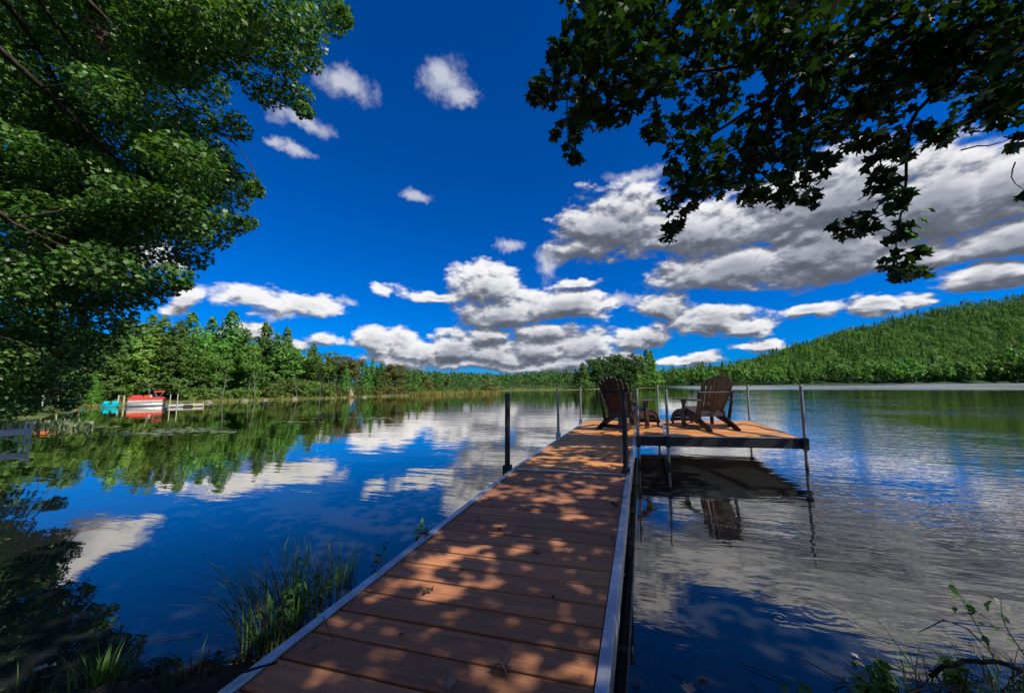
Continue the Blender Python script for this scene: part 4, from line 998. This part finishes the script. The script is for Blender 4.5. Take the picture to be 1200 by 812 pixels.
for i, (px, py) in enumerate([(803, 738), (841, 741), (918, 773), (938, 777), (830, 780), (896, 782)]):
    o = single_leaf('floating_leaf', px, py, .005, .009, 'dead_pale', 'tiny pale speck of leaf floating on the dark water by the bank'); o['group'] = 'floating specks'

# marsh grass of the left shore and the spit
r = np.random.default_rng(51); mb = MB()
for i in range(3600):
    px = r.uniform(60, 587) if i < 1700 else r.uniform(470, 588); X, Y = ground_at(px, r.uniform(-.2, 1.3) if i < 1700 else r.uniform(-.3, 5)); z = max(-.05, float(Y * 0)); 
    h = r.uniform(.12, .38) * (1 if px < 480 else 2.2)
    a = r.uniform(0, 6.28); w = .05 * r.uniform(.6, 1.4); dx, dy = math.cos(a) * w, math.sin(a) * w; l = r.normal(size=2) * .15
    mb.add([(X - dx, Y - dy, z), (X + dx, Y + dy, z), (X + l[0], Y + l[1], z + h)], [(0, 1, 2)])
tag(mb.build('marsh_grass', MAT['marsh']), 'yellow green marsh grass edging the left shore and its spit', 'grass', kind='stuff')
# reeds in front of the neighbour's landing
mb = MB()
for i in range(230):
    px = r.uniform(2, 108) if i < 130 else r.uniform(34, 108); py = r.uniform(496, 504); q = at(px, py, 0); h = r.uniform(.08, .30); a = r.uniform(0, 6.28)
    w = r.uniform(.015, .04); dx, dy = math.cos(a) * w, math.sin(a) * w
    mb.add([q + [0, 0, -.1], q + [dx, dy, h * .6], q + [r.normal() * .06, r.normal() * .06, h], q + [-dx, -dy, h * .55]], [(0, 1, 2, 3)])
tag(mb.build('pickerel_weed', MAT['reed']), 'pale leafy water plants in a band beside the neighbouring landing', 'water plants', kind='stuff')
C = []
for cx_, cy_, w_, h_, n_ in [(215, 504, 45, 3, 120), (165, 508, 40, 2, 70), (120, 500, 30, 2, 40), (262, 506, 20, 1.5, 30), (430, 490, 40, 1.2, 60), (350, 494, 30, 1, 30)]:
    for i in range(n_): C.append(at(cx_ + r.normal() * w_ * .5, cy_ + r.normal() * h_ * .5, .012))
C = np.array(C); tag(link('lily_pads', cards_mesh('lily_pads', [cards(C, np.array([[0, 0, 1.]] * len(C)) + r.normal(size=(len(C), 3)) * .03, .16 * r.uniform(.6, 1.3, len(C)), T_OVAL * [2, 1], r, 0)]), MAT['pad']), 'patches of small floating lily pads on the calm water at the left', 'lily pads', kind='stuff')
# bush overhanging the water at the left bank
X, Y = at(28, 489)[:2]; gz = 0
b_ = plant('broad', 2, (X - 1.5, Y + 2, .3), 3.2, 1.0, 'low bushy tree overhanging the water behind the grey landing', 'trees on the left shore', 1.5)

# ------------------------------------------------------------------ neighbour's landing at the left edge
q = at(32.5, 519.5); zt = z_at(32.5, 503.5, q[0], q[1]); 
nx = unit(q[:2]); nx = np.array([nx[0] * math.cos(.12) - nx[1] * math.sin(.12), nx[0] * math.sin(.12) + nx[1] * math.cos(.12)]); ax = np.array([-nx[1], nx[0]])
lan = empty('landing_stage', (q[0], q[1], 0), 0, 'grey metal landing stage with a braced post at the left edge of the water', 'dock')
def Lp(a, b, z): v = q[:2] + ax * a + nx * b; return (v[0], v[1], z)
def lbox(mb, a0, a1, b0, b1, z0, z1): mb.add([Lp(a, b, z) for z in (z0, z1) for b in (b0, b1) for a in (a0, a1)], [(0, 2, 3, 1), (4, 5, 7, 6), (0, 1, 5, 4), (2, 6, 7, 3), (0, 4, 6, 2), (1, 3, 7, 5)])
mb = MB()
for i in range(18): lbox(mb, .04 + i * .146, .04 + i * .146 + .138, .03, .7, zt - .02, zt + .005)
mb.build('decking', MAT['grey_wood'], lan, local=False)
mb = MB(); lbox(mb, .03, 2.7, 0, .028, zt - .12, zt + .012); mb.build('front_rail', MAT['pale_metal'], lan, local=False)
mb = MB(); lbox(mb, 0, .028, 0, .7, zt - .12, zt + .012); mb.build('end_rail', MAT['pale_metal'], lan, local=False)
for b in (-.02, .72):
    mb = MB(); mb.tube([Lp(-.02, b, -1), Lp(-.02, b, zt + .20)], .022, 10); mb.build('post', MAT['pale_metal'], lan, local=False)
mb = MB(); mb.tube([Lp(.05, -.02, zt * .12), Lp(.55, -.02, zt - .1)], .016, 8); mb.build('brace', MAT['pale_metal'], lan, local=False)
# half sunk branch and pole near the reeds
mb = MB(); a = at(98, 508, .18); b = at(104, 513, 0); mb.tube([a, b], .018, 6); tag(mb.build('floating_branch', MAT['pale_wood']), 'pale bent branch sticking out of the calm water beyond the reeds', 'branch')

# ------------------------------------------------------------------ boats and what lies on the left shore
def sweep(mb, sections, closed=True):
    n = len(sections[0]); b = len(mb.v); mb.v += [tuple(map(float, p_)) for s_ in sections for p_ in s_]
    for i in range(len(sections) - 1):
        for j in range(n if closed else n - 1): mb.f.append((b + i * n + j, b + i * n + (j + 1) % n, b + (i + 1) * n + (j + 1) % n, b + (i + 1) * n + j))
    mb.f += [tuple(b + j for j in range(n))[::-1], tuple(b + (len(sections) - 1) * n + j for j in range(n))]
a, b = at(148, 476.2), at(193, 476.0); q = (a + b) / 2; ang = math.atan2(-q[0], q[1]) - R_(4); q = q[:2]
ua, ub = unit(a[:2]), unit(b[:2]); Lb = float(math.acos(ua @ ub) * np.hypot(*q)); W = 1.3
boat = empty('pontoon_boat', (q[0] * 1.02, q[1] * 1.02, 0), ang, 'red and white pontoon boat with a red sun canopy moored at the left shore', 'boat')
h = Lb / 2
for s in (-1, 1):
    mb = MB(); mb.tube([(-h * .98, s * .55, .16), (-h * .86, s * .55, .10), (h * .9, s * .55, .10), (h * .96, s * .55, .10)], [.06, .17, .17, .15], 12); mb.build('pontoon', MAT['alu'], boat, smooth=True)
mb = MB(); mb.box(-h * .97, h * .97, -W / 2, W / 2, .24, .30); mb.build('deck', MAT['grey_wood'], boat, .01)
for s in (-1, 1):
    mb = MB(); mb.box(-h * .90, h * .93, s * W / 2 - .02, s * W / 2 + .02, .32, .48); f_ = mb.build('fence_panel', MAT['white'], boat, .01)
    mb = MB(); mb.box(-h * .91, h * .94, s * W / 2 - .035, s * W / 2 + .035, .485, .68); mb.build('red_band', MAT['red'], f_, .015)
mb = MB(); mb.box(-h * .93, -h * .90, -W / 2 + .05, W / 2 - .05, .32, .66); mb.build('bow_gate', MAT['red'], boat, .01)
mb = MB(); mb.box(h * .94, h * .97, -W / 2 + .05, W / 2 - .05, .32, .66); mb.build('stern_gate', MAT['red'], boat, .01)
for x in (-h * .55, h * .1):
    mb = MB(); mb.box(x - .3, x + .3, .2, .62, .30, .58); mb.box(x - .3, x + .3, .56, .66, .58, .82); mb.build('bench', MAT['red'], boat, .03)
mb = MB(); mb.box(h * .2, h * .34, -.5, -.1, .30, .85); mb.build('console', MAT['white'], boat, .03)
mb = MB(); secs = []
for i in range(9):
    t = i / 8; y = -W / 2 + W * t; zz = 1.06 + .08 * math.sin(math.pi * t); secs.append([(h * .40, y, zz - .02), (h * .42, y, zz + .03), (h * .96, y, zz + .03), (h * .98, y, zz - .02), (h * .96, y, zz), (h * .42, y, zz)])
sweep(mb, secs); mb.build('canopy', MAT['red'], boat)
for s in (-1, 1):
    for x0, x1 in ((h * .60, h * .44), (h * .72, h * .94)):
        mb = MB(); mb.tube([(x0, s * W / 2, .68), (x1, s * W / 2 * .98, 1.08)], .014, 6); mb.build('canopy_strut', MAT['alu'], boat)
mb = MB(); mb.box(h * 1.0, h * 1.10, -.14, .14, .30, .62); mb.box(h * 1.0, h * 1.06, -.05, .05, -.3, .30); mb.build('outboard_motor', MAT['black'], boat, .03)
# pedal boat
q = at(124.5, 477.2); pb = empty('pedal_boat', (q[0], q[1] + .2, .0), ang, 'turquoise pedal boat pulled up beside the cedar on the left shore', 'boat'); pb.scale = (.72, .72, .78)
mb = MB(); secs = []
for t in np.linspace(-1, 1, 11):
    w = .50 * (1 - .35 * abs(t) ** 3); zb = .02 + .12 * abs(t) ** 3; zt_ = .30 + .05 * abs(t) ** 2
    secs.append([(t * .62, -w, zt_), (t * .62, -w * .9, zb), (t * .62, w * .9, zb), (t * .62, w, zt_), (t * .62, w * .6, zt_ - .03), (t * .62, -w * .6, zt_ - .03)])
sweep(mb, secs); mb.build('hull', MAT['turq'], pb)
for s in (-1, 1):
    mb = MB(); secs = []
    for t in np.linspace(0, 1, 6):
        secs.append([(s * .28 - .20, .05 + .30 * t, .30), (s * .28 - .19, .05 + .30 * t, .34 + .22 * t ** 1.5), (s * .28 + .19, .05 + .30 * t, .34 + .22 * t ** 1.5), (s * .28 + .20, .05 + .30 * t, .30)])
    sweep(mb, secs); mb.build('seat', MAT['turq'], pb)
mb = MB(); mb.box(-.10, .10, -.35, -.15, .30, .42); mb.build('pedal_box', MAT['black'], pb, .02)
# little pier to the right of the boat
a, b = at(197, 475.4, .12), at(239, 475.0, .12); L = float(np.linalg.norm(b - a)); an2 = math.atan2(-(a + b)[0], (a + b)[1]); L = float(math.acos(unit(a[:2]) @ unit(b[:2])) * np.hypot(*a[:2]))
pr = empty('floating_pier', (a[0], a[1], 0), an2, 'low grey floating pier with mooring poles right of the red boat', 'pier')
mb = MB()
for i in range(int(L / .16)): mb.box(i * .16, i * .16 + .15, 0, .9, .16, .20)
mb.build('decking', MAT['grey_wood'], pr)
mb = MB(); mb.box(0, L, -.03, 0, .06, .21); mb.build('front_beam', MAT['pale_wood'], pr)
mb = MB(); mb.box(L * .42, L * .68, -.06, -.035, .0, .15); mb.build('float', MAT['black'], pr)
mb = MB(); mb.box(L * .44, L * .60, .35, .6, .20, .30); mb.build('storage_box', MAT['black'], pr, .02)
for x, hh_ in ((.08, .95), (L * .24, .95), (L * .98, .3)):
    mb = MB(); mb.tube([(x, -.06, -.6), (x, -.06, hh_)], .028, 6); mb.build('mooring_pole', MAT['pale_wood'], pr)
# poles, orange kayak, stone
n = 0
for px, y1, y0, lab in [(93.5, 455, 468, 'short pale post standing left of the cedar on the shore'), (138, 463, 475, 'thick pale post between the pedal boat and the red boat'), (144.5, 464, 476, 'thin pale post just left of the red boat')]:
    q = at(px, max(y0, 475), 0); q = q * 1.02; zt_ = z_at(px, y1, q[0], q[1]); mb = MB(); mb.tube([(q[0], q[1], -.3), (q[0], q[1], zt_)], .05, 7); tag(mb.build('post', MAT['pale_wood']), lab, 'post')
q = np.array([*ground_at(62, 3.0), 0]); q[2] = z_at(62, 458.5, q[0], q[1])
mb = MB(); secs = []
for t in np.linspace(-1, 1, 13):
    w = .24 * (1 - abs(t) ** 2.2) + .02; secs.append([(t * .9, math.cos(u) * w, math.sin(u) * w * .7 + .08 * t * t) for u in np.linspace(0, 2 * math.pi, 10, endpoint=False)])
kb = empty('kayak', (q[0], q[1], q[2]), ang, 'orange kayak on a rack, glimpsed through the leaves of the left bank', 'kayak')
sweep(mb, secs); mb.build('hull', MAT['orange'], kb, smooth=True)
mb = MB(); mb.tube([(.05 + .28 * math.cos(u), .10 * math.sin(u), .165) for u in np.linspace(0, 2 * math.pi, 13)], .02, 6, cap=False); mb.build('cockpit_rim', MAT['black'], kb)
mb = MB()
for x in (-.5, .5): mb.box(x - .04, x + .04, -.3, .3, -.31, -.25); mb.box(x - .04, x + .04, -.04, .04, -q[2] - .1, -.31)
mb.build('rack', MAT['pale_wood'], kb); kb.scale = (.6, .6, 1)
X, Y = ground_at(411.5, 1.2); gz = float(ground_z(X, Y)); c = np.array([X, Y, gz])
mb = MB(); secs = []
for t in np.linspace(0, 1, 7):
    w = 1 - t ** 1.6 * .85; secs.append([(math.cos(u) * .42 * w * (1 + .18 * math.sin(3 * u + t * 3)), math.sin(u) * .36 * w * (1 + .15 * math.cos(2 * u + t)), -.1 + .95 * t) for u in np.linspace(0, 2 * math.pi, 12, endpoint=False)])
sweep(mb, secs); o = mb.build('boulder', MAT['tan'], smooth=True); o.location = c; tag(o, 'tan pointed boulder at the waterline under the dark spruces of the left shore', 'boulder')

# ------------------------------------------------------------------ sky
w = bpy.data.worlds.new('World'); SC.world = w; w.use_nodes = True
t = w.node_tree
for nd in list(t.nodes): t.nodes.remove(nd)
def azel(px, py):
    v = unit(ray(px, py)); return math.atan2(v[0], v[1]), math.asin(v[2])
clouds = [  # column, row, half width, half height, weight
    (441, 340, 20, 8, .38), (140, 288, 70, 30, .95), (60, 250, 50, 24, .8), (470, 424, 60, 13, .9), (560, 428, 70, 12, .9), (660, 428, 70, 12, .9), (560, 396, 40, 14, .9), (640, 392, 40, 14, .9), (470, 400, 26, 14, .8),
    (300, 354, 60, 20, .9), (355, 360, 44, 12, .8), (378, 396, 26, 15, .75), (208, 354, 24, 18, .9), (346, 404, 22, 12, .8), (300, 390, 22, 12, .8),
    (440, 406, 30, 22, 1), (482, 412, 34, 20, 1), (528, 410, 36, 22, 1), (578, 416, 44, 20, 1), (632, 410, 48, 24, 1), (690, 408, 42, 24, 1), (742, 402, 34, 20, .9), (745, 424, 44, 10, .8), (800, 422, 44, 10, .8), (600, 430, 170, 8, .8),
    (566, 338, 46, 30, 1), (512, 348, 40, 11, .8), (590, 370, 66, 22, 1.1), (655, 362, 60, 22, 1.1), (670, 334, 36, 9, .6), (715, 356, 26, 7, .6),
    (718, 268, 74, 50, 1), (688, 296, 50, 22, .9), (820, 272, 90, 38, 1.1), (860, 318, 110, 30, 1.2), (960, 300, 90, 50, 1.2), (960, 240, 130, 60, 1.1), (1090, 240, 140, 70, 1.2), (1200, 215, 120, 60, 1.1), (1210, 275, 120, 30, 1.1), (1080, 300, 80, 26, 1.1), (1340, 180, 220, 110, 1.2),
    (782, 362, 34, 24, 1), (830, 378, 62, 22, 1), (880, 384, 50, 14, .9), (760, 394, 30, 14, .8), (945, 370, 42, 12, .9), (1020, 362, 40, 15, .9), (1066, 355, 24, 10, .8), (1160, 328, 70, 20, 1), (1290, 330, 80, 26, 1), (890, 408, 40, 8, .7)]
gt = bpy.data.node_groups.new('cloud field', 'ShaderNodeTree')
gt.interface.new_socket('Dir', in_out='INPUT', socket_type='NodeSocketVector'); gt.interface.new_socket('Field', in_out='OUTPUT', socket_type='NodeSocketFloat')
k = NT(gt); gi = k.n('NodeGroupInput'); go = k.n('NodeGroupOutput'); D = k.v('NORMALIZE', gi.outputs[0])
sq = k.v('MULTIPLY', D, (1, 1, 2.0))
wv = k.v('SUBTRACT', k.noise(sq, 6.5, 4, .55, out=1), (.5, .5, .5)); wv2 = k.v('SUBTRACT', k.noise(sq, 24, 3, .55, out=1), (.5, .5, .5))
sx = k.n('ShaderNodeSeparateXYZ'); k.set(sx.inputs[0], D)
cb = k.n('ShaderNodeCombineXYZ'); k.set(cb.inputs[0], k.m('ARCTAN2', sx.outputs[0], sx.outputs[1])); k.set(cb.inputs[1], k.m('ARCSINE', sx.outputs[2]))
Pp = k.v('MULTIPLY_ADD', wv, (.13, .07, 0), cb.outputs[0]); Pp = k.v('MULTIPLY_ADD', wv2, (.034, .022, 0), Pp)
acc = None
for px, py, hw, hh_, wt in clouds:
    a0, e0 = azel(px, py); a1, _ = azel(px + hw, py); a2, _ = azel(px - hw, py); _, e1 = azel(px, py - hh_); ra = abs(a1 - a2) / 2; re = abs(e1 - e0)
    q_ = k.v('MULTIPLY_ADD', Pp, (1 / ra, 1 / re, 0), (-a0 / ra, -e0 / re, 0))
    q_ = k.v('MAXIMUM', q_, k.v('MULTIPLY', q_, (-1, -1.35, 0)))
    f_ = k.m('MULTIPLY_ADD', k.v('LENGTH', q_, out=1), -max(wt, .75), wt)
    acc = f_ if acc is None else k.m('SMOOTH_MAX', acc, f_, .12)
for a0, e0, ra, re in ((2.3, .55, .75, .45), (-2.3, .65, .7, .5), (1.45, .5, .45, .35), (-3.0, .9, .9, .35), (3.0, .5, .4, .4)):   # unseen clouds added outside the view to whiten the ambient light
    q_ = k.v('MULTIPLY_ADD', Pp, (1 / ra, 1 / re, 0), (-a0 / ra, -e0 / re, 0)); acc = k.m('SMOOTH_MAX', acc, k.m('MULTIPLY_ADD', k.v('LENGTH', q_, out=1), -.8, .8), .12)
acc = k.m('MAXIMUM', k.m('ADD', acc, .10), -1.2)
nz = k.m('SUBTRACT', k.noise(sq, 11, 5, .52), .5); nz2 = k.m('SUBTRACT', k.noise(sq, 38, 5, .58), .5)
fld = k.m('ADD', acc, k.m('ADD', k.m('MULTIPLY', nz, 1.35), k.m('MULTIPLY', nz2, .60)))
gt.links.new(fld, go.inputs[0])
k = NT(t)
D = k.v('NORMALIZE', k.n('ShaderNodeTexCoord').outputs['Generated'])
def fieldn(vec):
    g_ = k.n('ShaderNodeGroup'); g_.node_tree = gt; k.set(g_.inputs[0], vec); return g_.outputs[0]
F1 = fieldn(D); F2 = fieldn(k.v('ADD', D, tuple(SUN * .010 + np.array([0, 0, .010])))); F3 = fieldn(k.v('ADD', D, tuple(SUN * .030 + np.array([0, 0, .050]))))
sky = k.n('ShaderNodeTexSky', sky_type='NISHITA'); sky.sun_disc = False; sky.sun_elevation = EL; sky.sun_rotation = AZ; sky.air_density = 1.0; sky.dust_density = .3; sky.ozone_density = 3.0; sky.altitude = 200
base = k.mix(1.0, sky.outputs[0], (.255, .53, 1.08, 1), 'MULTIPLY')
hs = k.n('ShaderNodeHueSaturation'); hs.inputs['Saturation'].default_value = 1.25; k.set(hs.inputs['Color'], base); base = hs.outputs[0]
alpha = k.smooth(F1, .0, .36)
sz = k.n('ShaderNodeSeparateXYZ'); k.set(sz.inputs[0], D)
raw = k.m('ADD', k.m('MULTIPLY', k.m('SUBTRACT', F1, F2), 2.5), k.m('MULTIPLY', k.m('SUBTRACT', F1, F3), .75))
raw = k.m('SUBTRACT', raw, k.m('ADD', .0, k.m('MULTIPLY', k.smooth(sz.outputs[2], .24, .48), .34)))   # high clouds show their shaded undersides
lit = k.m('ADD', .5, k.m('MULTIPLY', k.m('TANH', k.m('MULTIPLY', raw, 1.15)), .5))
thick = k.smooth(F1, .35, 1.3)
lit = k.m('MULTIPLY', lit, k.m('SUBTRACT', 1.0, k.m('MULTIPLY', thick, .42)))
cc = k.ramp(lit, [(0, (.85, .97, 1.25)), (.25, (1.45, 1.62, 2.05)), (.56, (3.1, 3.3, 3.9)), (.95, (8.2, 8.2, 8.4))])
wisps = [(402, 100, 50, 26), (520, 96, 40, 36), (540, 112, 24, 20), (358, 143, 46, 18), (350, 178, 34, 13), (325, 165, 26, 9), (596, 288, 22, 12), (405, 353, 24, 8), (752, 206, 60, 14), (490, 230, 30, 10), (640, 310, 20, 24), (330, 372, 40, 9), (720, 355, 40, 12)]
sx = k.n('ShaderNodeSeparateXYZ'); k.set(sx.inputs[0], D)
cb = k.n('ShaderNodeCombineXYZ'); k.set(cb.inputs[0], k.m('ARCTAN2', sx.outputs[0], sx.outputs[1])); k.set(cb.inputs[1], k.m('ARCSINE', sx.outputs[2]))
wn = k.v('SUBTRACT', k.noise(D, 13, 5, .6, out=1), (.5, .5, .5)); Pw = k.v('MULTIPLY_ADD', wn, (.12, .08, 0), cb.outputs[0]); acw = None
for px, py, hw, hh_ in wisps:
    a0, e0 = azel(px, py); a1, _ = azel(px + hw, py); a2, _ = azel(px - hw, py); _, e1 = azel(px, py - hh_); ra = abs(a1 - a2) / 2; re = abs(e1 - e0)
    f_ = k.m('SUBTRACT', 1.0, k.v('LENGTH', k.v('MULTIPLY_ADD', Pw, (1 / ra, 1 / re, 0), (-a0 / ra, -e0 / re, 0)), out=1))
    acw = f_ if acw is None else k.m('MAXIMUM', acw, f_)
veil = k.m('MULTIPLY', k.smooth(k.m('ADD', k.m('MAXIMUM', acw, -1.0), k.m('MULTIPLY', k.m('SUBTRACT', k.noise(D, 34, 6, .65), .5), 1.1)), .05, .95), .85)
base = k.mix(veil, base, (5.6, 5.8, 6.5, 1))
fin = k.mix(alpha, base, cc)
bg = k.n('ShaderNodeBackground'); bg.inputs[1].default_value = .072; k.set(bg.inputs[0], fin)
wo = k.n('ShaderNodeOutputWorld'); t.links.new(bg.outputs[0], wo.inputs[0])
w.cycles.sampling_method = 'MANUAL'; w.cycles.sample_map_resolution = 512

# ------------------------------------------------------------------ render
vs = SC.view_settings; vs.view_transform = 'Standard'; vs.look = 'None'; vs.exposure = .66; vs.gamma = 1; vs.use_curve_mapping = False
SC.cycles.max_bounces = 6; SC.cycles.diffuse_bounces = 2; SC.cycles.glossy_bounces = 3; SC.cycles.transmission_bounces = 2; SC.cycles.transparent_max_bounces = 4
SC.cycles.caustics_reflective = False; SC.cycles.caustics_refractive = False; SC.cycles.sample_clamp_indirect = 4
SC.cycles.use_denoising = True
